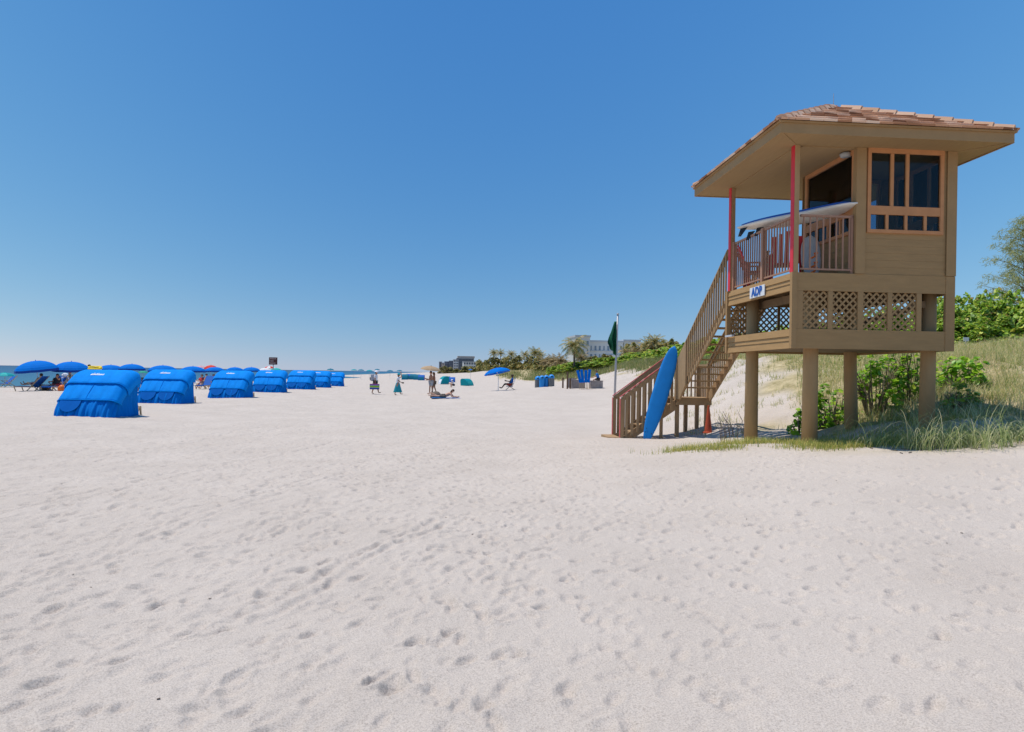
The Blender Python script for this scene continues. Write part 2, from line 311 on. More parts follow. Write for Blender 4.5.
def vnoise(X, Y, seed=0):
    i = np.floor(X).astype(np.int64); j = np.floor(Y).astype(np.int64); fx = X - i; fy = Y - j
    fx = fx * fx * (3 - 2 * fx); fy = fy * fy * (3 - 2 * fy)
    a = hash2(i, j, seed); b = hash2(i + 1, j, seed); c = hash2(i, j + 1, seed); d = hash2(i + 1, j + 1, seed)
    return (a * (1 - fx) + b * fx) * (1 - fy) + (c * (1 - fx) + d * fx) * fy
TOE = np.array([(10, 1500), (13, 1150), (15, 975), (17, 880), (18.5, 815), (20, 800), (25, 792), (30, 764), (38, 720), (45, 684), (60, 640), (80, 594), (110, 540), (150, 506), (250, 476), (500, 458), (2000, 447), (6000, 446)], float)
def vegdist(X, Y):                                # metres inside the vegetated dune (negative: bare sand)
    tp = np.interp(np.log(np.clip(Y, 10, 6000)), np.log(TOE[:, 0]), TOE[:, 1])
    return X - (tp - 512) / F * Y
# footprints stamped into a height map
HX0, HY0, HS = -17.0, 1.5, 0.022
HNX, HNY = int(33 / HS), int(22.5 / HS)
HM = np.zeros((HNY, HNX), np.float32)
def stamp(x, y, ang, a, b, dep, rim=0.35):
    rr = int(max(a, b) * 2.0 / HS) + 2; ci = int((x - HX0) / HS); cj = int((y - HY0) / HS)
    if ci < rr or cj < rr or ci >= HNX - rr or cj >= HNY - rr: return
    jj, ii = np.mgrid[-rr:rr + 1, -rr:rr + 1] * HS
    u = (ii * math.cos(ang) + jj * math.sin(ang)) / a; v = (-ii * math.sin(ang) + jj * math.cos(ang)) / b
    r2 = u * u + v * v
    k = -np.exp(-r2 ** 2.2 * 1.1) + rim * np.exp(-(np.sqrt(r2) - 1.45) ** 2 * 7) * (0.75 - 0.5 * u)
    sub = HM[cj - rr:cj + rr + 1, ci - rr:ci + rr + 1]; sub += (dep * .85 * k).astype(np.float32)
def trails():
    rnd = random.Random(5)
    def walk(x, y, ang, n, dep, wob=0.05):
        side = 1; step = rnd.uniform(.55, .75)
        for k in range(n):
            ang += rnd.gauss(0, wob); x += math.cos(ang) * step; y += math.sin(ang) * step; side = -side
            ox = -math.sin(ang) * .10 * side; oy = math.cos(ang) * .10 * side
            stamp(x + ox, y + oy, ang + rnd.gauss(0, .2), rnd.uniform(.065, .11), rnd.uniform(.032, .055), dep * rnd.uniform(.55, 1.2), rnd.uniform(.2, .45))
    for k in range(640):                          # trampled side of the beach
        d = rnd.gauss(R(72), R(16)); 
        walk(rnd.uniform(-16, 1.2), rnd.uniform(-6, 14), d if rnd.random() < .6 else d + PI, rnd.randint(14, 30), rnd.uniform(.012, .028))
    for k in range(90): walk(rnd.uniform(-4, 5), rnd.uniform(0, 15), rnd.gauss(R(65), R(35)), rnd.randint(8, 20), rnd.uniform(.018, .036))
    for k in range(60): walk(rnd.uniform(2, 11), rnd.uniform(2, 11), rnd.uniform(0, 2 * PI), rnd.randint(5, 14), rnd.uniform(.012, .030), .12)
    for k in range(5200):
        x = rnd.uniform(-16.5, 15); y = rnd.uniform(1.8, 23)
        p = 1.0 if x < -1 else (.45 if x < 3 else .16)
        if rnd.random() < p: stamp(x, y, rnd.gauss(R(70), .9), rnd.uniform(.05, .13), rnd.uniform(.03, .065), rnd.uniform(.006, .020), rnd.uniform(.15, .5))
    # a drag mark / wheel ruts running up the beach
    for (x0, y0, x1, y1, dp) in ((-1.95, 4.9, -.9, 8.2, .018), (-1.75, 4.9, -.72, 8.2, .016), (-4.3, 4.6, -3.3, 12, .014), (-4.1, 4.6, -3.0, 12, .012), (-6.6, 6, -5.0, 18, .014), (-6.3, 6, -4.65, 18, .013), (-9, 8, -7, 22, .012)):
        L = math.hypot(x1 - x0, y1 - y0); n = int(L / .09); an = math.atan2(y1 - y0, x1 - x0)
        for i in range(n):
            t = i / n; stamp(x0 + (x1 - x0) * t + .05 * math.sin(t * 9) + rnd.gauss(0, .012), y0 + (y1 - y0) * t, an, .09, .055, dp * 1.5 * rnd.uniform(.4, 1), .35)
trails()
def zdetail(X, Y):
    i = (X - HX0) / HS; j = (Y - HY0) / HS
    ok = (i >= 0) & (j >= 0) & (i < HNX - 2) & (j < HNY - 2)
    ic = np.clip(i, 0, HNX - 2).astype(int); jc = np.clip(j, 0, HNY - 2).astype(int); fx = np.clip(i - ic, 0, 1); fy = np.clip(j - jc, 0, 1)
    h = (HM[jc, ic] * (1 - fx) + HM[jc, ic + 1] * fx) * (1 - fy) + (HM[jc + 1, ic] * (1 - fx) + HM[jc + 1, ic + 1] * fx) * fy
    edge = np.clip(np.minimum(np.minimum(X - HX0, -X + 16), np.minimum(Y - HY0, 23.5 - Y)), 0, 2) / 2
    left = np.clip((3.0 - X + 0.05 * Y) / 6, 0.2, 1)
    c, s = math.cos(R(72)), math.sin(R(72)); U = X * c + Y * s; Vv = -X * s + Y * c
    n = (vnoise(U * 1.6, Vv * 3.4, 3) - .5) * .028 + (vnoise(U * 3.6, Vv * 6.3, 4) - .5) * .026 + (vnoise(X * 9, Y * 9, 5) - .5) * .010
    big = (vnoise(X * .35, Y * .35, 8) - .5) * .10 + (vnoise(X * .12, Y * .12, 9) - .5) * .16
    return h * edge * ok + n * left + big
def zg(x, y): return float(zbase(x, y)[0] + zdetail(np.array([float(x)]), np.array([float(y)]))[0])
def build_ground():
    an = np.concatenate([np.linspace(R(-52), R(52), 1150), np.linspace(R(52), R(308), 90)[1:-1]])
    rad = np.concatenate([np.array([.25, .6, 1.0, 1.4, 1.8]), np.exp(np.linspace(math.log(2.1), math.log(70), 950)), np.exp(np.linspace(math.log(70), math.log(9000), 150))[1:]])
    A, Rr = np.meshgrid(an, rad); X = np.sin(A) * Rr; Y = np.cos(A) * Rr
    # coarse evaluation of the smooth base, then interpolation along the dense arc
    Z = zbase(X[:, ::6], Y[:, ::6]); Zb = np.empty_like(X)
    ia = np.arange(len(an)); ic = ia[::6]
    for k in range(len(rad)): Zb[k] = np.interp(ia, ic, Z[k])
    vd = vegdist(X, Y); fade = np.clip(1 - (Rr - 45) / 60, 0, 1)
    Zd = zdetail(X, Y) * fade * np.where(vd > 0.5, 0.5, 1.0)
    lump = np.clip((vd + 3) / 3, 0, 1) * np.clip(1 - Rr / 300, 0, 1) * ((vnoise(X * .8, Y * .8, 21) - .5) * .35 + (vnoise(X * 2.1, Y * 2.1, 22) - .5) * .14)
    Z = Zb + Zd + lump * (X > 2)
    V = np.stack([X, Y, Z], -1).reshape(-1, 3); na = len(an); nr = len(rad)
    k = np.arange(nr - 1)[:, None] * na; j = np.arange(na)[None]; j2 = (j + 1) % na
    Fc = np.stack([k + j, k + j2, k + na + j2, k + na + j], -1).reshape(-1, 4)
    V = np.concatenate([V, [[0, 0, 0.0]]]); 
    me_o = np_mesh('ground', V, Fc[:, ::-1], sand_mat(), smooth=True)
    veg = np.clip((vd + 0.8 + (vnoise(X * .7, Y * .7, 31) - .5) * 3.0) / 1.2, 0, 1) * (X > 2 - 0.2 * Y) * np.clip((Y - 11.5) / 2, 0, 1)
    fg = np.clip(1.3 - np.abs(Y - zA(X)) / 1.4, 0, 1) * ((X > 2.2) & (X < 13))
    veg = np.maximum(veg, 0.5 * fg * np.clip((X - 3.5) / 3, 0, 1) * np.clip(vnoise(X * 1.6, Y * 1.6, 51) * 1.6, 0, 1))
    at_ = me_o.data.attributes.new('litter', 'FLOAT', 'POINT'); at_.data.foreach_set('value', np.append(veg.ravel(), 0).astype(np.float32))
    tag(me_o, 'pale trampled beach sand rising into a grassy dune', 'beach', kind='structure')
    return me_o
def zA(X): return np.interp(X, [2.5, 4, 5, 6, 8, 10, 14], [15.2, 14.6, 14.2, 13.9, 13.6, 13.4, 12.6])
def sand_mat():
    m, n, b = new_mat('beach_sand')
    g = n.nodes.new('ShaderNodeNewGeometry')
    def noise(scale, detail, rough=.6):
        z = n.nodes.new('ShaderNodeTexNoise'); z.inputs['Scale'].default_value = scale; z.inputs['Detail'].default_value = detail; z.inputs['Roughness'].default_value = rough
        n.links.new(g.outputs['Position'], z.inputs['Vector']); return z
    n1 = noise(0.6, 5); n2 = noise(105, 3, .8)
    r1 = n.nodes.new('ShaderNodeValToRGB'); n.links.new(n1.outputs[0], r1.inputs[0])
    r1.color_ramp.elements[0].position = .3; r1.color_ramp.elements[0].color = (.56, .485, .415, 1); r1.color_ramp.elements[1].position = .7; r1.color_ramp.elements[1].color = (.625, .545, .47, 1)
    r2 = n.nodes.new('ShaderNodeValToRGB'); n.links.new(n2.outputs[0], r2.inputs[0])
    r2.color_ramp.elements[0].position = .32; r2.color_ramp.elements[0].color = (.58, .56, .55, 1); r2.color_ramp.elements[1].position = .56; r2.color_ramp.elements[1].color = (1, 1, 1, 1)
    mu = n.nodes.new('ShaderNodeMix'); mu.data_type = 'RGBA'; mu.blend_type = 'MULTIPLY'; mu.inputs[0].default_value = 1.0
    n.links.new(r1.outputs[0], mu.inputs[6]); n.links.new(r2.outputs[0], mu.inputs[7])
    at_ = n.nodes.new('ShaderNodeAttribute'); at_.attribute_name = 'litter'
    n3 = noise(2.2, 6, .7); r3 = n.nodes.new('ShaderNodeValToRGB'); n.links.new(n3.outputs[0], r3.inputs[0])
    r3.color_ramp.elements[0].position = .35; r3.color_ramp.elements[0].color = (.28, .23, .11, 1); r3.color_ramp.elements[1].position = .65; r3.color_ramp.elements[1].color = (.55, .45, .27, 1)
    mx = n.nodes.new('ShaderNodeMix'); mx.data_type = 'RGBA'; n.links.new(at_.outputs['Fac'], mx.inputs[0]); n.links.new(mu.outputs[2], mx.inputs[6]); n.links.new(r3.outputs[0], mx.inputs[7])
    n.links.new(mx.outputs[2], b.inputs['Base Color']); b.inputs['Roughness'].default_value = .95; b.inputs['Specular IOR Level'].default_value = .12
    nb = noise(13, 8, .68); nb2 = noise(140, 3, .75)
    b1 = n.nodes.new('ShaderNodeBump'); b1.inputs['Strength'].default_value = .55; b1.inputs['Distance'].default_value = .045; n.links.new(nb.outputs[0], b1.inputs['Height'])
    b2 = n.nodes.new('ShaderNodeBump'); b2.inputs['Strength'].default_value = .6; b2.inputs['Distance'].default_value = .004; n.links.new(nb2.outputs[0], b2.inputs['Height']); n.links.new(b1.outputs[0], b2.inputs['Normal'])
    n.links.new(b2.outputs[0], b.inputs['Normal'])
    return m
build_ground()
def sea():
    m, n, b = new_mat('sea_water')
    g = n.nodes.new('ShaderNodeNewGeometry'); sp = n.nodes.new('ShaderNodeSeparateXYZ'); n.links.new(g.outputs['Position'], sp.inputs[0])
    ma = n.nodes.new('ShaderNodeMath'); ma.operation = 'MULTIPLY_ADD'; n.links.new(sp.outputs[1], ma.inputs[0]); ma.inputs[1].default_value = .12; n.links.new(sp.outputs[0], ma.inputs[2])
    mr = n.nodes.new('ShaderNodeMapRange'); n.links.new(ma.outputs[0], mr.inputs[0]); mr.inputs[1].default_value = -47; mr.inputs[2].default_value = -900
    cr = n.nodes.new('ShaderNodeValToRGB'); n.links.new(mr.outputs[0], cr.inputs[0]); el = cr.color_ramp.elements
    st = [(0, (.026, .125, .175)), (.06, (.010, .09, .16)), (.25, (.005, .065, .14)), (1, (.004, .04, .095))]
    while len(el) < 4: el.new(.5)
    for e, (p, c) in zip(el, st): e.position = p; e.color = (*c, 1)
    n.links.new(cr.outputs[0], b.inputs['Base Color']); b.inputs['Roughness'].default_value = .35; b.inputs['Specular IOR Level'].default_value = .25
    mp = n.nodes.new('ShaderNodeMapping'); mp.inputs['Scale'].default_value = (.35, .12, 1); n.links.new(g.outputs['Position'], mp.inputs[0])
    nz = n.nodes.new('ShaderNodeTexNoise'); nz.inputs['Scale'].default_value = 1.5; nz.inputs['Detail'].default_value = 6; n.links.new(mp.outputs[0], nz.inputs['Vector'])
    bp = n.nodes.new('ShaderNodeBump'); bp.inputs['Strength'].default_value = .8; bp.inputs['Distance'].default_value = .5; n.links.new(nz.outputs[0], bp.inputs['Height']); n.links.new(bp.outputs[0], b.inputs['Normal'])
    mb = MB(); mb.add([(-40000, -3000, -.5), (60000, -3000, -.5), (60000, 45000, -.5), (-40000, 45000, -.5)], [(0, 1, 2, 3)])
    tag(mb.build('sea', m), 'calm teal ocean darkening to the horizon', 'sea', kind='structure')
sea()
# ------------------------------------------------------------------ lifeguard tower (local frame; z given in world height)
TZ = 0.35; T0 = Vector((5.85, 14.2, TZ)); TYAW = R(4.5)
TW, TL = 3.53, 3.45; HL = 2.20
tower = thing('lifeguard_tower', 'tan lifeguard hut on round stilts with tiled hip roof and red-edged porch posts', 'lifeguard tower', T0, TYAW)
TM = Matrix.Translation(T0) @ Matrix.Rotation(TYAW, 4, 'Z')
def tw(x, y, z): return TM @ Vector((x, y, z - TZ))
def tb(mb, name, mat, parent=None, **k):                       # build in the tower frame
    mb.v = [(x, y, z - TZ) for x, y, z in mb.v]
    return mb.build(name, mat, parent if parent is not None else tower, **k)
def lap(mb, o, ud, nd, u0, u1, z0, z1, h=0.15, t0=.006, t1=.0085):
    ud = Vector(ud); nd = Vector(nd); o = Vector(o); z = z0
    while z < z1 - 1e-4:
        zt = min(z + h, z1)
        a = o + ud * u0
        mb.ext([a + Vector((0, 0, z)), a + nd * t1 + Vector((0, 0, z)), a + nd * t0 + Vector((0, 0, zt - .002)), a + Vector((0, 0, zt - .002))], ud * (u1 - u0)); z = zt
FL, RIM0, RIM1, LAT0, LAT1, B0, B1, SOF, EAV, APX = 4.05, 3.68, 4.06, 2.90, 3.66, 2.47, 2.88, 6.71, 6.92, 8.24
# stilts
for (x, y, lx, ly, zt) in ((.62, .42, 0, 0, 4.0), (3.27, .42, -.02, 0, 4.0), (.35, 2.75, 0, 0, 4.0), (3.04, 2.85, .10, .05, 4.0)):
    p = tw(x, y, 0); zb = zg(p.x, p.y) - .5
    tb(MB().tube([(x, y, zb), (x - lx, y - ly, 2.2), (x - lx * 1.3, y - ly * 1.3, zt)], [.168, .152, .145], 20), 'stilt', 'post', smooth=True)
# platform: lower band, lattice storey, upper rim
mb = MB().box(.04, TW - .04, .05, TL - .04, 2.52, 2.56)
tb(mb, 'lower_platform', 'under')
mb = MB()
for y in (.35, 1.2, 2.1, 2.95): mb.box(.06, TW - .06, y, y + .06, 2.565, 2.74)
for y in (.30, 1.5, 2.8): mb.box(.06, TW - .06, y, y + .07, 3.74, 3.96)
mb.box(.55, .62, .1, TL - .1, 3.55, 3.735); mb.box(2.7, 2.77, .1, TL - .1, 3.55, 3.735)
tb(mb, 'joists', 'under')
tb(MB().box(.03, TW - .03, .03, TL - .03, 3.98, FL), 'porch_floor', 'greywood')
def band(z0, z1):
    mb = MB()
    hs = (z1 - z0)
    mb.box(0, TW, -.02, .02, z0, z1)                            # front board, plain
    for (a, c, t) in ((0, .38, .030), (.385, .62, .024), (.625, 1, .030)):   # lapped boards on the stair-side face
        za, zb = z0 + hs * a, z0 + hs * c
        mb.ext([(-.002, 0, za), (-t, 0, za), (-.010, 0, zb - .004), (-.002, 0, zb - .004)], (0, TL, 0))
    mb.box(0, .03, .022, TL, z0, z1)
    mb.box(TW - .03, TW + .01, .022, TL, z0, z1); mb.box(.032, TW - .032, TL - .03, TL + .01, z0, z1)
    return mb
tb(band(B0, B1), 'lower_band', 'tan'); tb(band(RIM0, RIM1 - .004), 'upper_band', 'tan')
for (x0, x1, y0, y1) in ((-.055, .05, -.05, .05), (-.055, .05, TL - .06, TL + .04), (TW - .19, TW + .015, -.03, .04), (TW - .1, TW + .02, TL - .06, TL + .03)):
    tb(MB().box(x0, x1, y0, y1, B0 - .003, RIM1 - .002 if x0 < 1 else RIM1 - .008), 'corner_board', 'tan2')
tb(MB().box(-.10, -.035, 2.95, TL - .065, B1 - .01, B1 + .035), 'ledge', 'hoteltrim')
def lattice(mb, o, ud, w_, z0, z1, nd, sp=.155, wd=.040, t=.008):
    ud = Vector(ud); nd = Vector(nd); o = Vector(o); h_ = z1 - z0
    for s_, off in ((1, 0), (-1, t * 1.2)):
        k = -h_
        while k < w_:
            u0, v0, u1, v1 = k, 0, k + h_, h_
            if u0 < 0: v0 -= u0; u0 = 0
            if u1 > w_: v1 -= u1 - w_; u1 = w_
            if u1 - u0 > .02:
                if s_ < 0: v0, v1 = h_ - v0, h_ - v1
                mb.bar(o + ud * u0 + Vector((0, 0, z0 + v0)) + nd * off, o + ud * u1 + Vector((0, 0, z0 + v1)) + nd * off, wd, t, nd)
            k += sp
def fix(mb): return mb
for (a, c) in ((.2, .75), (.85, 1.4), (1.52, 2.06), (2.16, 2.70)):
    mb = MB(); lattice(mb, (a, .012, 0), (1, 0, 0), c - a, LAT0 - .01, LAT1 + .01, (0, 1, 0)); tb(mb, 'lattice', 'tan2')
for (a, c) in ((.052, .2), (.75, .85), (1.4, 1.52), (2.06, 2.16), (2.70, 2.81)):
    tb(MB().box(a, c, -.018, .03, B1 + .002, RIM0 - .002), 'stile', 'tan2')
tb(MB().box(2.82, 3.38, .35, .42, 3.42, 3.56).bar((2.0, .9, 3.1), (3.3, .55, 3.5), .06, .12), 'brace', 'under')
for (a, c) in ((.06, .62), (.72, 1.3), (1.4, 1.98), (2.08, 2.66), (2.76, 3.4)):
    mb = MB(); lattice(mb, (a, TL - .03, 0), (1, 0, 0), c - a, LAT0 - .01, LAT1 + .01, (0, 1, 0), .155, .04); tb(mb, 'lattice', 'tan2')
for a in (.64, 1.32, 2.0, 2.68): tb(MB().box(a, a + .06, TL - .05, TL, B1 + .002, RIM0 - .002), 'stile', 'tan2')
# porch posts with a red stair-side face
for y in (-.02, TL - .17):
    o = tb(MB().box(-.02, .085, y, y + .14, FL + .005, SOF - .002), 'porch_post', 'post')
    tb(MB().box(-.034, -.0205, y + .002, y + .138, FL + .01, SOF - .004), 'red_facing', 'red', o)
# porch railing
def railing(name, a, b, n, posts=()):
    a = Vector(a); b = Vector(b); d = (b - a).normalized()
    o = tb(MB().bar(a + Vector((0, 0, 5.26)), b + Vector((0, 0, 5.26)), .05, .045), name, 'rail')
    tb(MB().bar(a + Vector((0, 0, 4.14)), b + Vector((0, 0, 4.14)), .04, .035), 'bottom_rail', 'rail', o)
    for i in range(n):
        p = a + (b - a) * ((i + .5) / n); tb(MB().box(p.x - .013, p.x + .013, p.y - .013, p.y + .013, 4.158, 5.237), 'baluster', 'rail', o)
    return o
railing('railing', (.06, .165, 0), (.06, 1.50, 0), 10)
railing('railing', (.06, 1.62, 0), (.06, TL - .28, 0), 13)
railing('railing', (.155, .05, 0), (1.30, .05, 0), 8)
for (x, y, s_) in ((.06, 1.56, .055), (.06, TL - .225, .05), (1.275, .05, .025)):
    tb(MB().box(x - s_, x + s_, y - s_, y + s_, FL + .005, 5.30), 'rail_post', 'rail')
# hut walls
HX = 1.36
def wall(name, o, ud, nd, length, win):
    mb = MB(); a, c, z0, z1 = win
    for (u0, u1, za, zb) in ((0, a, FL + .01, SOF), (c, length, FL + .01, SOF), (a, c, FL + .01, z0)): lap(mb, o, ud, nd, u0, u1, za, zb)
    if z1 < SOF - .05: lap(mb, o, ud, nd, a, c, z1, SOF)
    ud_, nd_, oo = Vector(ud), Vector(nd), Vector(o)
    for (u0, u1, za, zb) in ((0, a, FL + .01, SOF), (c, length, FL + .01, SOF), (a, c, FL + .01, z0)):   # inner lining
        p = oo + ud_ * u0 - nd_ * .005; mb.ext([p + Vector((0, 0, za)), p - nd_ * .05 + Vector((0, 0, za)), p - nd_ * .05 + Vector((0, 0, zb)), p + Vector((0, 0, zb))], ud_ * (u1 - u0))
    return tb(mb, name, 'tan')
def window(o, ud, nd, a, c, z0, z1, tr0, tr1, ups, lows, door=None):
    o = Vector(o); ud = Vector(ud); nd = Vector(nd)
    def bx(u0, u1, za, zb, n0, n1):
        p = o + ud * u0; return [p + nd * n0 + Vector((0, 0, za)), p + nd * n1 + Vector((0, 0, za)), p + nd * n1 + Vector((0, 0, zb)), p + nd * n0 + Vector((0, 0, zb))], ud * (u1 - u0)
    mb = MB(); fw = .055
    mb.ext(*bx(a - .02, a + fw, z0 + fw, z1 - fw - .03, -.03, .04)); mb.ext(*bx(c - fw, c + .02, z0 + fw, z1 - fw - .03, -.03, .04))
    mb.ext(*bx(a - .02, c + .02, z0 - .02, z0 + fw - .002, -.03, .045)); mb.ext(*bx(a - .02, c + .02, z1 - fw - .028, z1 + .01, -.03, .045))
    mb.ext(*bx(a + fw + .002, c - fw - .002, tr0, tr1, -.028, .036))
    for u in ups: mb.ext(*bx(u - .035, u + .035, tr1 + .002, z1 - fw - .032, -.026, .034))
    for u in lows: mb.ext(*bx(u - .03, u + .03, z0 + fw, tr0 - .002, -.026, .034))
    w_ = tb(mb, 'window', 'frame')
    es = [a + fw] + list(ups) + [c - fw]
    for i in range(len(es) - 1):
        g = MB(); g.ext(*bx(es[i], es[i + 1], tr1 - .01, z1 - fw, -.006, .0)); tb(g, 'pane', 'glass', w_)
    es = [a + fw] + list(lows) + [c - fw]
    for i in range(len(es) - 1):
        g = MB(); g.ext(*bx(es[i], es[i + 1], z0 + .03, tr0 + .01, -.006, .0)); tb(g, 'pane', 'glass', w_)
WZ0, WZ1, WT0, WT1 = 4.95, 6.70, 5.32, 5.50
wall('front_wall', (HX, 0, 0), (1, 0, 0), (0, -1, 0), TW - HX, (.225, 1.875, WZ0, 6.70))
window((HX, 0, 0), (1, 0, 0), (0, -1, 0), .225, 1.875, WZ0, WZ1, WT0, WT1, (.745, 1.085), (.645, 1.065, 1.495))
wall('porch_wall', (HX, 0, 0), (0, 1, 0), (-1, 0, 0), HL, (.10, 2.08, WZ0, 6.70))
window((HX, 0, 0), (0, 1, 0), (-1, 0, 0), .10, 2.08, WZ0, WZ1, WT0, WT1, (), (.6, 1.1, 1.6))
wall('rear_wall', (HX, HL, 0), (1, 0, 0), (0, 1, 0), TW - HX, (.25, 1.90, WZ0, 6.70))
window((HX, HL, 0), (1, 0, 0), (0, 1, 0), .25, 1.90, WZ0, WZ1, WT0, WT1, (.85, 1.4), (.68, 1.11, 1.54))
wall('far_wall', (TW, 0, 0), (0, 1, 0), (1, 0, 0), HL, (.25, 1.95, WZ0, 6.70))
window((TW, 0, 0), (0, 1, 0), (1, 0, 0), .25, 1.95, WZ0, WZ1, WT0, WT1, (.8, 1.4), (.7, 1.1, 1.5))
for (x0, x1, y0, y1) in ((HX - .035, HX + .165, -.045, -.0265), (HX - .045, HX - .0275, -.044, .085), (TW - .20, TW + .018, -.045, -.0265), (TW + .012, TW + .02, -.026, .12), (TW - .1, TW + .04, HL + .0265, HL + .04), (HX - .04, HX + .1, HL + .0265, HL + .04)):
    tb(MB().box(x0, x1, y0, y1, RIM1, SOF - .003), 'corner_trim', 'tan2')
# things inside the hut
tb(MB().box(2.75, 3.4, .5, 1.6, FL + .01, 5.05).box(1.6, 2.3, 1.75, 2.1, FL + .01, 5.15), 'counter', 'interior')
# roof
ex0, ex1, ey0, ey1 = -.68, 4.24, -.72, 4.20; ax, ay = 1.78, 1.72
mb = MB().box(ex0 + .03, ex1 - .03, ey0 + .03, ey1 - .03, SOF, SOF + .03)
tb(mb, 'soffit', 'soffit')
for a_, c_, w_, h_ in (((ex0 + .05, ey0 + .05, SOF - .004), (-.03, -.03, SOF - .004), .05, .012), ((ex1 - .05, ey0 + .05, SOF - .004), (TW + .05, -.05, SOF - .004), .05, .012), ((.16, .05, SOF - .006), (HX - .05, .05, SOF - .006), .09, .03), ((.06, .18, SOF - .006), (.06, TL - .2, SOF - .006), .06, .025)):
    tb(MB().bar(a_, c_, w_, h_), 'soffit_strip', 'soffit')
def ring(z0, z1, g0, g1):
    m_ = MB(); a = (ex0 - g1, ex1 + g1, ey0 - g1, ey1 + g1)
    m_.box(a[0], a[1], a[2], ey0 + g0, z0, z1).box(a[0], a[1], ey1 - g0, a[3], z0, z1)
    m_.box(a[0], ex0 + g0, ey0 + g0 + .001, ey1 - g0 - .001, z0, z1).box(ex1 - g0, a[1], ey0 + g0 + .001, ey1 - g0 - .001, z0, z1); return m_
tb(ring(SOF - .02, EAV - .03, .028, 0), 'fascia', 'fascia'); tb(ring(EAV - .028, EAV + .012, .03, .035), 'drip_edge', 'fascia')
g_ = .02; base = [(ex0 - g_, ey0 - g_), (ex1 + g_, ey0 - g_), (ex1 + g_, ey1 + g_), (ex0 - g_, ey1 + g_)]
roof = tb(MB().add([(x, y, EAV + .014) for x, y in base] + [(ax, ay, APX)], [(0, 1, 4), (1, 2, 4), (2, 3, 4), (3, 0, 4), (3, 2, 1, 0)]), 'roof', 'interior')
def tiles():
    m_ = MB(); rnd = random.Random(3); apex = Vector((ax, ay, APX))
    for k in range(4):
        A = Vector((*base[k], EAV + .014)); B = Vector((*base[(k + 1) % 4], EAV + .014)); u = (B - A).normalized(); Lw = (B - A).length
        foot = A + u * (apex - A).dot(u); sl = (apex - foot); Ls = sl.length; s_ = sl / Ls; nrm = u.cross(s_).normalized(); fu = (foot - A).length
        ex = .345; tw_ = .29; nrow = int(Ls / ex)
        for r_ in range(nrow + 1):
            t0 = r_ * ex; lo = fu * t0 / Ls; hi = Lw - (Lw - fu) * t0 / Ls; lo2 = fu * min(1, (t0 + ex) / Ls); hi2 = Lw - (Lw - fu) * min(1, (t0 + ex) / Ls)
            x = lo - tw_ + (r_ % 2) * tw_ / 2 + rnd.uniform(-.02, .02)
            while x < hi:
                a_, b_ = max(x + .004, lo - .02), min(x + tw_ - .004, hi + .02)
                if b_ - a_ > .05:
                    a2, b2 = max(a_, lo2 - .02), min(b_, hi2 + .02)
                    if b2 < a2 + .01: a2 = b2 = (a_ + b_) / 2 if lo2 < (a_ + b_) / 2 < hi2 else min(max((a_ + b_) / 2, lo2), hi2); b2 += .01
                    jz = rnd.uniform(-.006, .006); t1 = min(t0 + ex * 1.06, Ls)
                    p = [A + u * a_ + s_ * (t0 - .05) + nrm * .022, A + u * b_ + s_ * (t0 - .05) + nrm * .022, A + u * b2 + s_ * t1 + nrm * .012, A + u * a2 + s_ * t1 + nrm * .012]
                    q = [A + u * a_ + s_ * (t0 - .05) + nrm * (.066 + jz), A + u * b_ + s_ * (t0 - .05) + nrm * (.066 - jz), A + u * b2 + s_ * t1 + nrm * .026, A + u * a2 + s_ * t1 + nrm * .026]
                    m_.add(p + q, [(0, 3, 2, 1), (4, 5, 6, 7), (0, 1, 5, 4), (1, 2, 6, 5), (2, 3, 7, 6), (3, 0, 4, 7)])
                x += tw_
    return m_
tb(tiles(), 'tile', 'tile', roof)
mb = MB()
for k in range(4):
    A = Vector((*base[k], EAV + .05)); B = Vector((ax, ay, APX + .05)); d = (B - A).normalized(); n = int((B - A).length / .38); sd = d.cross(Vector((0, 0, 1))).normalized(); up = sd.cross(d)
    for i in range(n):
        p = A + d * (i * .38 + .04); q = p + d * .46
        def arc(c, rw, rise): return [c - sd * rw - Vector((0, 0, rw * .42)), c - sd * rw * .55 + up * rise * .75, c + up * rise, c + sd * rw * .55 + up * rise * .75, c + sd * rw - Vector((0, 0, rw * .42)), c - up * .02]
        P, Q = arc(p, .16, .075), arc(q, .13, .03)
        mb.add(P + Q, [(0, 1, 2, 3, 4, 5), (11, 10, 9, 8, 7, 6)] + [(j, (j + 1) % 6, 6 + (j + 1) % 6, 6 + j) for j in range(6)])
tb(mb, 'hip_tile', 'hip', roof)
tb(MB().tube([(ax, ay, APX), (ax, ay, APX + .34)], [.010, .005], 6), 'antenna', 'pole')
tb(MB().lathe([(.02, -.10), (.10, -.09), (.12, -.03), (.08, 0), (.02, .0)], 14, (HX - .10, .30, SOF - .01)), 'porch_lamp', 'grey', smooth=True)
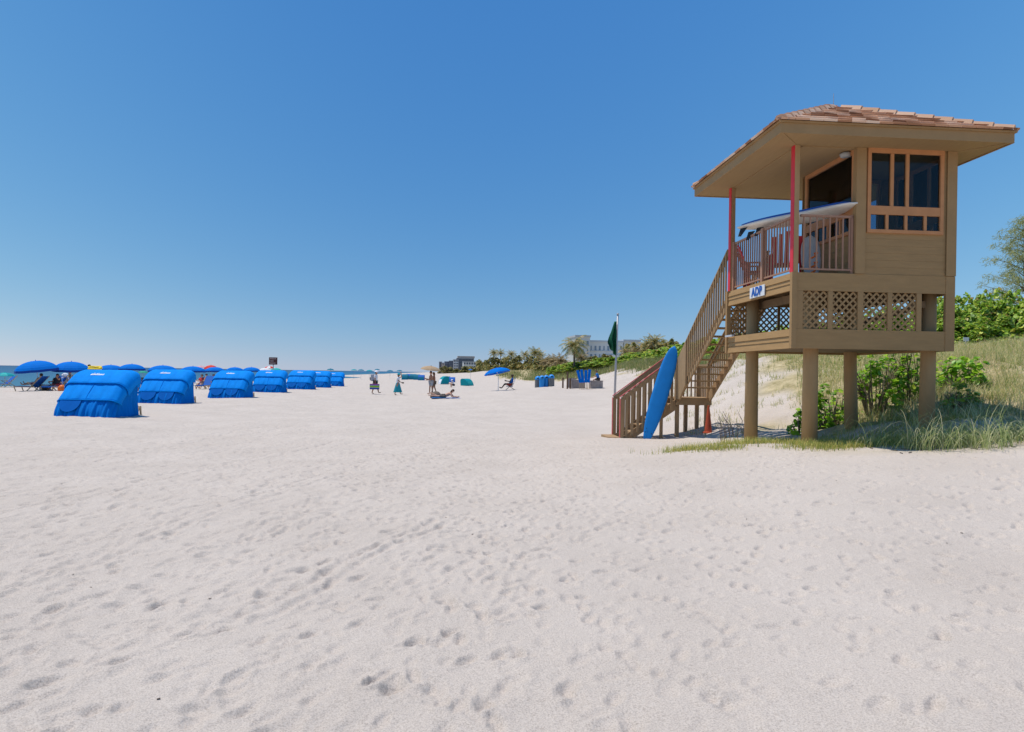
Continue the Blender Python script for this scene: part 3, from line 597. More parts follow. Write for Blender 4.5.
# ADP board
def text_mesh(name, txt, size, mat, off=.0, ext=.006):
    cu = bpy.data.curves.new('lettering_curve', 'FONT'); cu.body = txt; cu.size = size; cu.extrude = ext; cu.offset = off; cu.space_character = 1.1; cu.align_x = 'CENTER'; cu.align_y = 'CENTER'
    to = bpy.data.objects.new('lettering_source', cu); COL.objects.link(to); bpy.context.view_layer.update()
    me = bpy.data.meshes.new_from_object(to.evaluated_get(bpy.context.evaluated_depsgraph_get())); bpy.data.objects.remove(to); bpy.data.curves.remove(cu)
    me.name = name; me.materials.clear(); me.materials.append(M[mat]); o = bpy.data.objects.new(name, me); COL.objects.link(o); return o
sb = tb(MB().box(-.058, -.034, 1.24, 2.02, 3.715, 3.965), 'name_board', 'white', bevel=.004)
lt = text_mesh('lettering', 'ADP', .27, 'signblue', .010)
lt.parent = sb; lt.location = (-.062, 1.63, 3.84 - TZ); lt.rotation_euler = Euler((R(90), 0, R(-90))); lt.scale = (.98, 1.02, 1)
# staircase
RISE, RUN = .211, .305
land_z, NST = 1.17, 13
y_top = TL + .03; y_land = y_top + NST * RUN + .02; sx0, sx1 = .06, 1.02
land_y1 = y_land + 1.05
mb = MB()
def stringer(m_, x, w_=.05):
    a = [(x, y_top, FL - .02), (x, y_top, FL - .36), (x, y_land - .02, land_z - .16), (x, y_land - .02, land_z + .18)]
    m_.ext(a, (w_, 0, 0))
stringer(mb, sx0 - .05); stringer(mb, sx1)
lx_foot = -1.78; zf = zg(*tw(lx_foot - .2, y_land + .5, 0).xy)
NL = 6; lrise = (land_z - zf) / NL; lrun = 1.78 / NL
for y in (y_land + .02, land_y1 - .05):
    mb.ext([(sx0 - .03, y, land_z - .02), (lx_foot - .02, y, zf + .02), (lx_foot - .02, y, zf - .12), (lx_foot + .2, y, zf - .12), (sx0 - .03, y, land_z - .36)], (0, .05, 0))
stairs = tb(mb, 'staircase', 'stair')
for k in range(1, NST):
    z = FL - k * RISE; y = y_top + (k - 1) * RUN
    tb(MB().box(sx0 + .003, sx1 - .003, y, y + .29, z - .045, z), 'tread', 'tread', stairs)
tb(MB().box(sx0 - .09, sx1 + .09, y_land - .015, land_y1 + .03, land_z - .05, land_z), 'landing', 'tread', stairs)
mb = MB().box(sx0 - .09, sx1 + .09, y_land - .06, y_land - .016, land_z - .24, land_z - .002).box(sx0 - .09, sx1 + .09, land_y1 + .032, land_y1 + .07, land_z - .24, land_z - .002).box(sx1 + .05, sx1 + .088, y_land - .012, land_y1 + .028, land_z - .24, land_z - .052)
tb(mb, 'landing_rim', 'stair', stairs)
for (x, y) in ((sx0 - .02, y_land + .10), (sx1 - .02, y_land + .10), (sx0 + .54, y_land + .92), (sx1 - .02, land_y1 - .08)):
    p = tw(x, y, 0); tb(MB().box(x - .055, x + .055, y - .055, y + .055, zg(p.x, p.y) - .4, land_z - .052), 'landing_leg', 'stair', stairs)
for y in (y_land + .0, ):
    p = tw(-.52, y, 0); tb(MB().box(-.56, -.47, y - .075, y - .002, zg(p.x, p.y) - .4, land_z - .32), 'landing_leg', 'stair', stairs)
# upper flight handrails
for x in (sx0 - .05, sx1 + .03):
    a = Vector((x, y_top - .02, FL + 1.02)); b = Vector((x, y_land, land_z + 1.06))
    tb(MB().bar(a, b, .05, .12).bar(a + Vector((0, 0, .075)), b + Vector((0, 0, .075)), .11, .03), 'handrail', 'stair', stairs)
    n = 24
    for i in range(n):
        t = (i + .5) / n; p = a + (b - a) * t; lo = FL - .36 + (land_z - .16 - FL + .36) * t + .12
        xx = x - .045 if x < .5 else x + .04
        tb(MB().box(xx - .018, xx + .018, p.y - .025, p.y + .025, lo, p.z + .05), 'baluster', 'stair', stairs)
# landing newels and guard
for (x, y, s_, zt) in ((sx0 - .045, y_land + .08, .06, 2.34), (sx1 + .03, y_land + .08, .05, 2.28), (sx1 + .03, land_y1 - .02, .05, 2.20), (sx0 - .045, land_y1 - .02, .055, 2.20)):
    tb(MB().box(x - s_, x + s_, y - s_, y + s_, land_z - .3, zt), 'newel', 'stair', stairs)
tb(MB().ext([(sx0 - .125, y_land + .02, land_z - .05), (sx0 - .125, y_land + .02, 2.26), (sx0 - .125, y_land - .95, 2.26 + .95 * RISE / RUN), (sx0 - .125, y_land - .95, land_z + .42), (sx0 - .125, y_land - .40, land_z - .05)], (.05, 0, 0)), 'newel_panel', 'stair', stairs)
tb(MB().bar((sx0, land_y1 - .02, 2.18), (sx1, land_y1 - .02, 2.18), .05, .10).bar((sx1 + .03, y_land + .1, 2.2), (sx1 + .03, land_y1, 2.2), .05, .10), 'handrail', 'stair', stairs)
for i in range(7):
    x = sx0 + .1 + i * .13; tb(MB().box(x - .02, x + .02, land_y1 - .06, land_y1 - .025, land_z + .002, 2.14), 'baluster', 'stair', stairs)
for i in range(6):
    y = y_land + .2 + i * .14; tb(MB().box(sx1 + .056, sx1 + .09, y - .02, y + .02, land_z - .2, 2.16), 'baluster', 'stair', stairs)
# lower flight
for k in range(1, NL):
    z = land_z - k * lrise; x = sx0 - .05 - k * lrun
    tb(MB().box(x, x + lrun + .04, y_land + .075, land_y1 - .055, z - .04, z), 'tread', 'tread', stairs)
tb(MB().box(lx_foot - .42, lx_foot - .03, y_land - .02, land_y1 + .02, zf - .03, zf + .05), 'foot_plank', 'tread', stairs)
for y, nm in ((y_land - .005, 'n'), (land_y1 + .005, 'f')):
    zt0 = zf + 1.25; a = Vector((lx_foot, y, zt0)); b = Vector((sx0 - .10, y, 2.40))
    tb(MB().bar(a, b, .05, .13), 'handrail', 'stair', stairs)
    tb(MB().bar(a + Vector((-.06, 0, .078)), b + Vector((-.02, 0, .078)), .055, .024), 'red_rail_cap', 'redfade', stairs)
    nw = tb(MB().box(lx_foot - .05, lx_foot + .06, y - .05, y + .05, zf - .25, zt0 + .02), 'newel', 'stair', stairs)
    tb(MB().box(lx_foot - .065, lx_foot - .0505, y - .052, y + .052, zf - .02, zt0 + .03), 'red_newel_strip', 'redfade', stairs)
    for i in range(9):
        t = (i + .8) / 9.6; p = a + (b - a) * t; lo = zf - .10 + (land_z - .34 - zf + .12) * t
        yy = y - .028 if nm == 'n' else y + .028
        tb(MB().box(p.x - .04, p.x + .04, yy - .018, yy + .018, max(lo, zf - .1), p.z - .0), 'baluster', 'stair', stairs)

# ------------------------------------------------------------------ surfboards
def board_mesh(L_, Wd, T_, rocker=.10, nose=.16, tail=.30, zlo=0, zhi=1, seg=28, ring_=12):
    vs, fs = [], []
    for i in range(seg + 1):
        t = i / seg; u = 2 * t - 1
        w_ = Wd / 2 * max(.02, (1 - abs(max(0, (u + .05)) / 1.05) ** 3.3) ** .52 if u > -.05 else (1 - (abs(u + .05) / .95) ** 2.4 * (1 - tail)))
        th = T_ * (.25 + .75 * (1 - abs(u) ** 2.5)); z0 = rocker * (max(0, u) ** 2.6) + rocker * .35 * max(0, -u) ** 2.5
        for j in range(ring_):
            a = 2 * PI * j / ring_; cx = math.copysign(abs(math.cos(a)) ** .6, math.cos(a)); cz = math.copysign(abs(math.sin(a)) ** .8, math.sin(a))
            vs.append((cx * w_, t * L_, z0 + cz * th / 2))
    for i in range(seg):
        for j in range(ring_): fs.append((i * ring_ + j, i * ring_ + (j + 1) % ring_, (i + 1) * ring_ + (j + 1) % ring_, (i + 1) * ring_ + j))
    fs += [tuple(range(ring_ - 1, -1, -1)), tuple(seg * ring_ + j for j in range(ring_))]
    return vs, fs
def frame_to(o, p, ydir, zdir):
    y = Vector(ydir).normalized(); z = Vector(zdir); z = (z - y * z.dot(y)).normalized(); x = y.cross(z)
    o.matrix_world = Matrix.Translation(p) @ Matrix((x, y, z)).transposed().to_4x4()
# big blue foam board leaning on the lower flight
sbp = thing('surfboard', 'long blue foam surfboard leaning upright on the stair handrail', 'surfboard', (0, 0, 0))
vs, fs = board_mesh(3.10, .51, .075, .05, tail=.42)
MB().add(vs, fs).build('foam_body', 'surf_blue', sbp, smooth=True)
for x, y in ((-.10, .22), (.10, .22), (-.10, .34)): MB().lathe([(.014, -.002), (.014, .006)], 10, (x, y, .040)).build('fin_plug', 'black', sbp)
dd = y_land - .30
D0 = tw(-1.2, dd, 0).y; p0 = at(646.5, 438, D0); p0.z = zg(p0.x, p0.y) - .03
p1 = at(676.5, 340, D0 + .34); frame_to(sbp, p0, p1 - p0, (-.25, -1, .12)); SBTOP = p1
# white and blue rescue board lying across the porch rails
pb = thing('paddleboard', 'white rescue paddleboard with blue deck laid across the porch railing', 'paddleboard', (0, 0, 0))
vs, fs = board_mesh(2.86, .62, .13, .10)
MB().add(vs, fs).build('hull', 'surf_white', pb, smooth=True)
vs2 = [(x * .93, y * .9 + .12, z + .045) for x, y, z in board_mesh(2.86, .64, .12, .10)[0]]
MB().add(vs2, fs).build('deck_pad', 'surf_top', pb, smooth=True)
for x, y in ((-.16, .28), (.16, .28), (0, .62)):
    MB().ext([(x - .008, y - .12, -.04), (x - .008, y + .06, -.04), (x - .008, y - .10, -.24), (x - .008, y - .17, -.23)], (.016, 0, 0)).build('fin', 'black', pb)
MB().tube([(-.1, 2.35, .10), (-.1, 2.38, .17), (.1, 2.38, .17), (.1, 2.35, .10)], .014, 6).build('handle', 'black', pb)
q0 = tw(-.20, 2.36, 5.43); q1 = tw(1.33, -.06, 5.44); frame_to(pb, q0, q1 - q0, (0, .22, 1))
# grey board with orange handles stood inside the porch
gb = thing('rescue_float', 'grey rescue float with orange handles leaning on the porch wall', 'rescue float', tw(.80, .75, FL), TYAW + R(20))
vs, fs = board_mesh(1.05, .42, .09, .04, seg=16)
MB().add(vs, fs).build('float_body', 'grey', gb, smooth=True, rot=(R(72), 0, R(-38)))
for z in (.22, .42, .10): MB().tube([(-.16, -.12, z), (-.16, -.20, z + .02), (-.10, -.22, z + .10), (-.10, -.14, z + .10)], .022, 6).build('handle', 'orange', gb)
# two red plastic chairs on the porch
def red_chair(label, x, y, rz, s_=1.0):
    c = thing('porch_chair', label, 'chair', tw(x, y, FL), TYAW + rz, 'red chairs on the porch')
    MB().box(-.26, .26, -.24, .26, .40, .44).build('seat', 'chair_red', c, bevel=.008)
    mb = MB()
    for k in range(5):
        xx = -.24 + k * .12; mb.bar((xx, .25, .42), (xx * 1.15, .48, 1.0 + .06 * (2 - abs(k - 2))), .10, .02, (0, 1, 0))
    mb.build('backrest', 'chair_red', c)
    for sx in (-1, 1):
        MB().box(sx * .30 - .05, sx * .30 + .05, -.30, .36, .62, .645).build('armrest', 'chair_red', c)
        MB().box(sx * .30 - .02, sx * .30 + .02, -.28, -.20, 0, .618).build('leg', 'chair_red', c); MB().box(sx * .30 - .02, sx * .30 + .02, .22, .30, 0, .618).build('leg', 'chair_red', c)
    return c
red_chair('red slatted porch chair half hidden behind the middle rail post', .50, 2.85, R(75))
red_chair('red slatted porch chair beside the near corner post of the porch', .60, 1.62, R(160))
# traffic cone under the landing
cp = tw(.93, y_land - .28, 0)
cone = thing('traffic_cone', 'faded orange traffic cone standing by the stair landing leg', 'traffic cone', (cp.x, cp.y, zg(cp.x, cp.y)))
MB().lathe([(.125, 0.02), (.115, .05), (.028, .84), (.02, .86)], 18).build('cone_body', 'cone', cone, smooth=False); MB().box(-.15, .15, -.15, .15, -.02, .025).build('base', 'cone', cone, bevel=.01)
# flagpole
fp = at(613.6, 420, 27); fz = zg(fp.x, fp.y)
pole = thing('flagpole', 'grey metal pole flying a limp green flag behind the stairs', 'flagpole', (fp.x, fp.y, fz))
ztop = at(615, 315, 27).z - fz
MB().tube([(0, 0, -.4), (.06, 0, ztop * .6), (.10, 0, ztop)], [.05, .042, .036], 12).build('pole', 'pole', pole, smooth=True)
MB().lathe([(.01, ztop), (.05, ztop + .02), (.05, ztop + .06), (.01, ztop + .08)], 10, (.10, 0, 0)).build('finial', 'pole', pole, smooth=True)
vs, fs = [], []; nu, nv = 16, 10; zt = ztop - .26; Hf = 1.35
for i in range(nv + 1):
    t = i / nv
    for j in range(nu + 1):
        u = j / nu; wdt = .05 + .21 * min(1, t * 1.5) * (1 if t < .78 else 1 - (t - .78) * 1.6)
        vs.append((.04 - .02 * t - wdt * u * 1.15 + .02 * math.sin(u * 11 + t * 2), -.05 - .07 * math.sin(u * 10 + t * 3) * (.3 + t), zt - Hf * t * (.62 + .38 * (u if t < 1 else 1)) + .30 * u * t * t))
for i in range(nv):
    for j in range(nu): a = i * (nu + 1) + j; fs.append((a, a + 1, a + nu + 2, a + nu + 1))
fo = MB().add(vs, fs).build('flag', 'flag', pole, smooth=True); sm = fo.modifiers.new('cloth_thickness', 'SOLIDIFY'); sm.thickness = .012
# ------------------------------------------------------------------ beach cabanas
def cabana_proto():
    root = thing('beach_cabana', 'x', 'cabana', (0, 0, 0), 0, 'blue beach cabanas in a row')
    h, rc = .96, .23
    pts = np.array([(0, 0), (.08, .25), (.22, .50), (.40, .74), (.62, .97), (.86, 1.18), (1.10, 1.34), (1.34, 1.46), (1.56, 1.515), (1.70, 1.49), (1.76, 1.41)])
    sl_ = np.concatenate([[0], np.cumsum(np.hypot(*np.diff(pts, axis=0).T))]); LT = sl_[-1]; piv = np.array([1.25, .12])
    def P(t):
        d = t * LT; return np.array([np.interp(d, sl_, pts[:, 0]), np.interp(d, sl_, pts[:, 1])])
    def N(t):
        a, b = P(max(0, t - .02)), P(min(1, t + .02)); d = b - a; d /= np.hypot(*d); return np.array([-d[1], d[0]])
    def U(t, s_, off):                              # point of bow t at arc position s_ (0 = centre), pushed out by off
        p = P(t); D = piv - p; D /= np.hypot(*D); a = abs(s_); flat = h - rc
        if a <= flat: x, d, nx, nd = a, 0, 0, 1
        elif a <= flat + rc * PI / 2: th = (a - flat) / rc; x, d, nx, nd = flat + rc * math.sin(th), rc * (1 - math.cos(th)), math.sin(th), math.cos(th)
        else: x, d, nx, nd = h, rc + a - flat - rc * PI / 2, 1, 0
        n = N(t); q = p + D * d + n * off * nd
        return (math.copysign(x + off * nx, s_), q[0], max(q[1], .0))
    LS = h - rc + rc * PI / 2
    def sheet(name, mat, t0, t1, off, drop, seed, amp, nt=12, nx=72, sag=0.0, kx=1.0, thick=.010):
        g = np.random.default_rng(seed); ph = g.uniform(0, 6, 8); fr = g.uniform(.8, 1.25, 8); V = []
        for i in range(nt + 1):
            v = i / nt
            for j in range(nx + 1):
                u = 2 * j / nx - 1; S_ = (LS + drop) * u; hang = (1 - v)
                tt = t0 + (t1 - t0) * v; f = .35 + hang if sag == 0 else .3 + .9 * hang
                wv = amp * f * (math.sin(u * 15 * fr[0] * kx + ph[0] + v * 1.3) + .8 * math.sin(u * 27 * fr[1] * kx + ph[1] - v * 2) + .6 * math.sin(u * 44 * fr[2] * kx + ph[2] + v)) / 2 + amp * .6 * math.sin(v * PI) * math.sin(u * 6 * fr[3] + ph[3])
                V.append(U(tt, S_, off + wv + sag * math.sin(v * PI)))
        n1 = nx + 1; o = MB().add(V, [(i * n1 + j, i * n1 + j + 1, (i + 1) * n1 + j + 1, (i + 1) * n1 + j) for i in range(nt) for j in range(nx)]).build(name, mat, root, smooth=True)
        m = o.modifiers.new('cloth_thickness', 'SOLIDIFY'); m.thickness = thick; m.offset = 0; return o
    def hem(name, t, off, drop, r_, mat='cabana'):
        MB().tube([U(t, (LS + drop) * u, off) for u in np.linspace(-1, 1, 41)], r_, 8).build(name, mat, root, smooth=True)
    low = sheet('lower_panel', 'cabana_shaded', 0, .36, 0, .0, 2, .042, 12, 90, kx=1.3)
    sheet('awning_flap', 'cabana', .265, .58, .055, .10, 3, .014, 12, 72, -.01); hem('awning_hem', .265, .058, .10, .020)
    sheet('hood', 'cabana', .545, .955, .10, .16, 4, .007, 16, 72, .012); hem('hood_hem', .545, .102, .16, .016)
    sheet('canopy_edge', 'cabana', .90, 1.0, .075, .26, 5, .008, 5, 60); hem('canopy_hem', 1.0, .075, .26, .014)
    MB().tube([U(t, .02, .062 + .005) for t in np.linspace(.27, .56, 6)], .010, 6).build('seam', 'cabana_shaded', root)
    for sx, wd in ((-.44, .34), (.36, .33)):
        V = []; n = 18
        for j in range(n + 1):
            a = PI * j / n; x = sx + wd * math.cos(a); tv = .255 - .165 * math.sin(a) ** .75; V.append(U(tv, x, .056)); V.append(U(.255, x, .056))
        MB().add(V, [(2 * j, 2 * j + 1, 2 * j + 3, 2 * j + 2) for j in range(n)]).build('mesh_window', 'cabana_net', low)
    for sx in (-1, 1):                              # gathered side walls between the bows and the ground
        V, nt, nv = [], 30, 10
        for i in range(nt + 1):
            t = i / nt; p = P(t); D = piv - p; D /= np.hypot(*D); a = p + D * (rc * .8); b = np.array([.30 + 1.36 * t ** 1.1, 0.0])
            for k in range(nv + 1):
                v = k / nv; q = a + (b - a) * v; x = h - .01 + .05 * v + .022 * math.sin(i * 1.9 + v * 2.5) * (.3 + v) - .05 * math.sin(v * PI)
                V.append((sx * x, q[0], max(q[1], 0)))
        n1 = nv + 1; o = MB().add(V, [(i * n1 + k, i * n1 + k + 1, (i + 1) * n1 + k + 1, (i + 1) * n1 + k) for i in range(nt) for k in range(nv)]).build('side_panel', 'cabana_shaded', root, smooth=True)
        m = o.modifiers.new('cloth_thickness', 'SOLIDIFY'); m.thickness = .01
        MB().bar((sx * (h - .02), 1.58, 0), (sx * (h - .02), 1.80, .34), .04, .06).build('wooden_leg', 'wood', root)
        MB().bar((sx * (h - .02), 1.90, 0), (sx * (h - .02), 1.85, .36), .04, .06).build('wooden_leg', 'wood', root)
    MB().box(-h + .08, h - .08, .5, 1.85, .30, .36).build('lounge_seat', 'canvas', root)
    # faint white maker's lettering on the hood: only a soft run of strokes can be read at this size
    mb = MB(); rnd = random.Random(4); x = -.32; nn = N(.70); n_ = Vector((0, nn[0], nn[1]))
    while x < .10:
        hh = rnd.choice((.030, .032, .055, .046)); a = Vector(U(.705, x, .122)); b = Vector(U(.705 + hh, x + .035, .122)); mb.bar(a, b, .024, .006, n_); mb.bar(a + Vector((.004, .0, .0)), Vector(U(.713, x + .045, .122)), .018, .005, n_); x += .050
    mb.build('lettering', 'white', root)
    return root
cab = cabana_proto()
CABS = [(96, 22.0, 'large blue fabric cabana standing clear at the near end of the row'), (167.5, 30.4, 'second cabana in the row, whose lower panel shows two scooped windows'),
        (233, 37.5, 'third blue cabana along the row, with people on chairs beside its slanted edge'), (273, 46.5, 'fourth blue cabana along the row, below the brown sign'),
        (303, 55, 'fifth blue cabana along the row, tucked behind the fourth'), (321.5, 63, 'sixth blue cabana along the row, mostly hidden by the fifth'), (336.5, 73, 'last and smallest blue cabana of the row, at the open sand')]
for i, (px, D, lb) in enumerate(CABS):
    c = cab if i == 0 else copy_tree(cab)
    x = hx(px - (px - 512) * -.0, D) ; x = hx(px, D) - .50
    c.scale = (1, 1, .99); c.location = (x, D, zg(x, D) - .09); c['label'] = lb; c.rotation_euler = (0, 0, R((0, 2, -1, 3, -2, 1, 2)[i]))

for q in cab.children:
    for k in list(q.children)[1:]:
        if k.name.startswith('mesh_window'): bpy.data.objects.remove(k)     # the near cabana has a single window unzipped
# ------------------------------------------------------------------ umbrellas
def umbrella(label, loc, rad, htop, mat, group=None, tilt=(0, 0), hem='umb_navy', rise=.30, name='beach_umbrella', cat='umbrella', alt=None, pole=True, simple=False):
    r_ = thing(name, label, cat, loc, random.uniform(0, 1), group)
    n, k = 8, 6; V, Fc = [], []
    sub = 4; N = n * sub
    for i in range(k + 1):
        t = i / k; rr = rad * math.sin(t * 1.25) / math.sin(1.25); z = htop - rad * rise * 2 * (1 - math.cos(t * 1.25)) / (1 - math.cos(1.25)) * .62
        for j in range(N):
            f = (j % sub) / sub; sag = 1 - .035 * t * math.sin(f * PI); a = 2 * PI * j / N
            V.append((rr * sag * math.cos(a), rr * sag * math.sin(a), z - .02 * t * math.sin(f * PI)))
    for i in range(k):
        for j in range(N): Fc.append((i * N + j, i * N + (j + 1) % N, (i + 1) * N + (j + 1) % N, (i + 1) * N + j))
    pz = htop * .55; Mx = Matrix.Translation((0, 0, pz)) @ Euler((tilt[0], tilt[1], 0)).to_matrix().to_4x4() @ Matrix.Translation((0, 0, -pz))
    V = [Mx @ Vector(v) for v in V]
    c = MB().add(V, Fc).build('canopy', mat, r_, smooth=False); m = c.modifiers.new('cloth_thickness', 'SOLIDIFY'); m.thickness = .008
    if alt:
        c.data.materials.append(M[alt])
        for q, p in enumerate(c.data.polygons):
            if ((q % N) // sub) % 2: p.material_index = 1
    if hem:
        e = [V[k * N + j] for j in range(N)]; dn = Mx.to_3x3() @ Vector((0, 0, -.16 * rad / 1.3))
        o = MB().add(e + [p * 1.0 + dn for p in e], [(j, (j + 1) % N, N + (j + 1) % N, N + j) for j in range(N)]).build('valance', hem, r_); m = o.modifiers.new('cloth_thickness', 'SOLIDIFY'); m.thickness = .006
    if pole:
        tp = Mx @ Vector((0, 0, htop)); MB().tube([(0, 0, -.3), (0, 0, pz), tp], .022, 8).build('pole', 'white' if not simple else 'pole', r_)
        t2 = Mx @ Vector((0, 0, htop + .06)); MB().tube([tp, t2], .025, 6).build('tip', mat, r_)
    if not simple and pole:
        for j in range(n): MB().tube([Mx @ Vector((0, 0, htop - rad * rise * .9)), V[k * N + j * sub]], .008, 5).build('rib', 'pole', r_)
    return r_
def umb_px(label, px, ytop, width, D, mat, group, **kw):
    p = at(px, ytop, D); g = zg(p.x, D); return umbrella(label, (p.x, D, g), width / 2 / F * D, p.z - g, mat, group, **kw)
GB = 'blue umbrellas along the water'
umb_px('big blue umbrella tilted over the man reclining on a wooden lounger', 37.5, 360.6, 38, 47, 'umb_blue', GB, tilt=(R(4), R(-6)), rise=.36)
umb_px('blue umbrella over the group sitting behind the striped lounger back', 71.5, 361.6, 34, 49, 'umb_blue', GB, tilt=(R(3), R(1)), rise=.36)
umb_px('blue umbrella just showing over the hood of the large near cabana', 111, 364.9, 24, 64, 'umb_blue', GB, simple=True)
umb_px('blue umbrella above the gap between the first two cabanas', 132, 364.0, 25, 58, 'umb_blue', GB, simple=True)
umb_px('blue umbrella showing over the roof of the second cabana', 163, 365.3, 27, 60, 'umb_blue', GB, simple=True)
umb_px('blue umbrella at the far side of the second cabana, beside the pink one', 193, 366.3, 24, 64, 'umb_blue', GB, simple=True)
umb_px('blue umbrella below the pointed orange red umbrella', 215, 367.0, 20, 68, 'umb_blue', GB, simple=True)
umb_px('blue umbrella peeping above the roof of the third cabana', 235, 367.2, 17, 78, 'umb_blue', GB, simple=True)
umb_px('blue umbrella in the gap between the third and fourth cabanas', 251.5, 367.2, 18, 76, 'umb_blue', GB, simple=True)
umb_px('pale pink umbrella beside the orange red umbrella', 201, 365.8, 9, 88, 'umb_pink', None, hem=None, simple=True)
umb_px('orange red pointed umbrella rising behind the blue umbrellas', 211, 365.2, 14, 82, 'umb_red', None, hem=None, simple=True, rise=.42)
umb_px('white umbrella above the roof of the fourth cabana', 265, 368.0, 12, 80, 'umb_white', None, hem=None, simple=True)
umb_px('red and white umbrella standing behind the brown sign', 270, 366.2, 11, 92, 'umb_red', None, hem=None, simple=True, alt='umb_white')
umb_px('light teal umbrella just above the fourth cabana beside the sign post', 276, 368.0, 11, 84, 'umb_aqua', None, hem=None, simple=True)
umb_px('aqua and white umbrella at the water edge beside a folded lounger', 5, 372.6, 18, 58, 'umb_aqua', None, hem=None, simple=True, alt='umb_teal')
umb_px('low green umbrella at the water seen between the first two cabanas', 143, 371.0, 9, 80, 'umb_green', None, hem=None, simple=True)
umb_px('green umbrella showing above the last cabana of the row', 330.5, 368.6, 7.5, 110, 'umb_teald', None, hem=None, simple=True)
GT = 'teal umbrellas far down the beach'
for px, yt, wd, D, m in ((354, 369.2, 6.5, 170, 'umb_teal'), (361, 369.3, 7, 176, 'umb_teald'), (369.5, 369.9, 6.5, 182, 'umb_teal'), (377.3, 368.9, 5.5, 160, 'umb_teald'), (390, 370.1, 6.5, 185, 'umb_teald'), (399.5, 370.0, 6, 165, 'umb_teald')):
    umb_px('small teal umbrella far down the beach beyond the walking couple', px, yt, wd, D, m, GT, hem=None, simple=True)
umb_px('small bright blue umbrella behind the teal cabana at the dune foot', 470.5, 369.2, 4, 140, 'umb_blue', None, hem=None, simple=True)
dn = umb_px('bright blue umbrella tilted over the person reading in a beach chair', 498.5, 367.8, 27, 52, 'umb_blue', None, tilt=(R(-6), R(-12)), hem=None)
# ------------------------------------------------------------------ distant teal cabanas
def small_cabana(label, px, yb, wpx, hpx, D, mat, group, front=None, rz=0):
    p = at(px, yb, D); g = zg(p.x, D); w_ = wpx / F * D; h_ = hpx / F * D
    r_ = thing('beach_cabana', label, 'cabana', (p.x, D, g), rz, group)
    pr = [(0, 0), (.06, .30), (.18, .60), (.36, .84), (.60, .98), (.82, 1.0), (1.0, .90), (1.04, .72), (1.0, 0)]
    MB().ext([(-w_ / 2, y * 1.5, z * h_) for y, z in pr], (w_, 0, 0)).build('canopy', mat, r_)
    MB().ext([(-w_ / 2 + w_ * .1, y * 1.5 - .03, z * h_) for y, z in pr[:3]] + [(-w_ / 2 + w_ * .1, pr[2][0] * 1.5 + .1, pr[2][1] * h_ - .15), (-w_ / 2 + w_ * .1, .12, .02)], (w_ * .8, 0, 0)).build('front_panel', front or 'umb_teald', r_)
    return r_
GC = 'teal cabanas in a far row'
for i, (px, wd, D, m) in enumerate(((404.5, 6, 168, 'umb_teald'), (408.5, 5.5, 172, 'canvas'), (412.5, 6, 170, 'umb_teald'), (416.5, 6, 166, 'umb_teald'), (421, 6, 160, 'canvas'))):
    small_cabana('small dark teal cabana in the far row beside the tan umbrella', px, 376, wd, 5.5, D, m, GC)
small_cabana('light teal cabana behind the couple under the tan umbrella', 439.5, 378.5, 8, 8, 118, 'umb_teal', GC, 'cl_white', R(-62))
small_cabana('low blue cabana behind the teal one near the seated beachgoer', 446.5, 375.3, 6.5, 5, 150, 'umb_teald', GC, 'canvas')
small_cabana('blue cabana at the end of the far row, toward the grass', 451.5, 375.3, 6.5, 5, 146, 'canvas', GC, 'canvas')
small_cabana('light teal cabana standing alone at the dune foot', 471, 377, 10, 7, 112, 'umb_teal', GC, 'umb_aqua', R(58))

# ------------------------------------------------------------------ people
def fk(p, Hh):
    k = Hh / 1.75; J = {}
    def rot(a): return Vector((0, math.sin(a), -math.cos(a)))             # angle from straight down, + forward (+Y)
    tp = p.get('torso', .05); up = Vector((0, math.sin(tp), math.cos(tp))); fw = Vector((0, math.cos(tp), -math.sin(tp)))
    J['pelvis'] = Vector((0, 0, 0)); J['belly'] = up * .17 * k; J['chest'] = up * .36 * k; J['nb'] = up * .49 * k; 
    hp = tp + p.get('head', 0); hu = Vector((0, math.sin(hp), math.cos(hp))); hf = Vector((0, math.cos(hp), -math.sin(hp)))
    J['neck'] = J['nb'] + hu * .06 * k; J['jaw'] = J['neck'] + hu * .06 * k + hf * .02 * k; J['head'] = J['neck'] + hu * .14 * k + hf * .012 * k; J['top'] = J['neck'] + hu * .21 * k
    J['nose'] = J['head'] + hf * .115 * k - hu * .02 * k; J['hu'] = hu; J['hf'] = hf
    for s_, q in ((-1, 'L'), (1, 'R')):
        J['hip' + q] = Vector((s_ * .095 * k, 0, -.03 * k)); a = p.get('th' + q, 0); sp = p.get('sp' + q, .03) * s_
        kn = J['hip' + q] + (rot(a) + Vector((sp, 0, 0))) * .43 * k; J['thm' + q] = J['hip' + q].lerp(kn, .45); J['kn' + q] = kn
        b = a - p.get('kn' + q, 0); an = kn + rot(b) * .42 * k; J['calf' + q] = kn.lerp(an, .35); J['an' + q] = an
        f = p.get('ft' + q, b + PI / 2 - .15); J['toe' + q] = an + rot(f) * .19 * k + Vector((s_ * .03 * k, 0, 0)); J['heel' + q] = an - rot(f) * .05 * k + rot(b) * .04 * k
        J['sh' + q] = J['chest'] + up * .09 * k + Vector((s_ * .19 * k, 0, 0)); c = p.get('ar' + q, 0); ao = p.get('ao' + q, .12) * s_
        el = J['sh' + q] + (rot(c) + Vector((ao, 0, 0))).normalized() * .29 * k; d = c + p.get('el' + q, .2); ai = p.get('ai' + q, .0) * s_
        wr = el + (rot(d) + Vector((ai, 0, 0))).normalized() * .25 * k; hd = (wr - el).normalized(); J['el' + q] = el; J['wr' + q] = wr; J['pm' + q] = wr + hd * .07 * k
        J['hd' + q] = hd
    return J, k
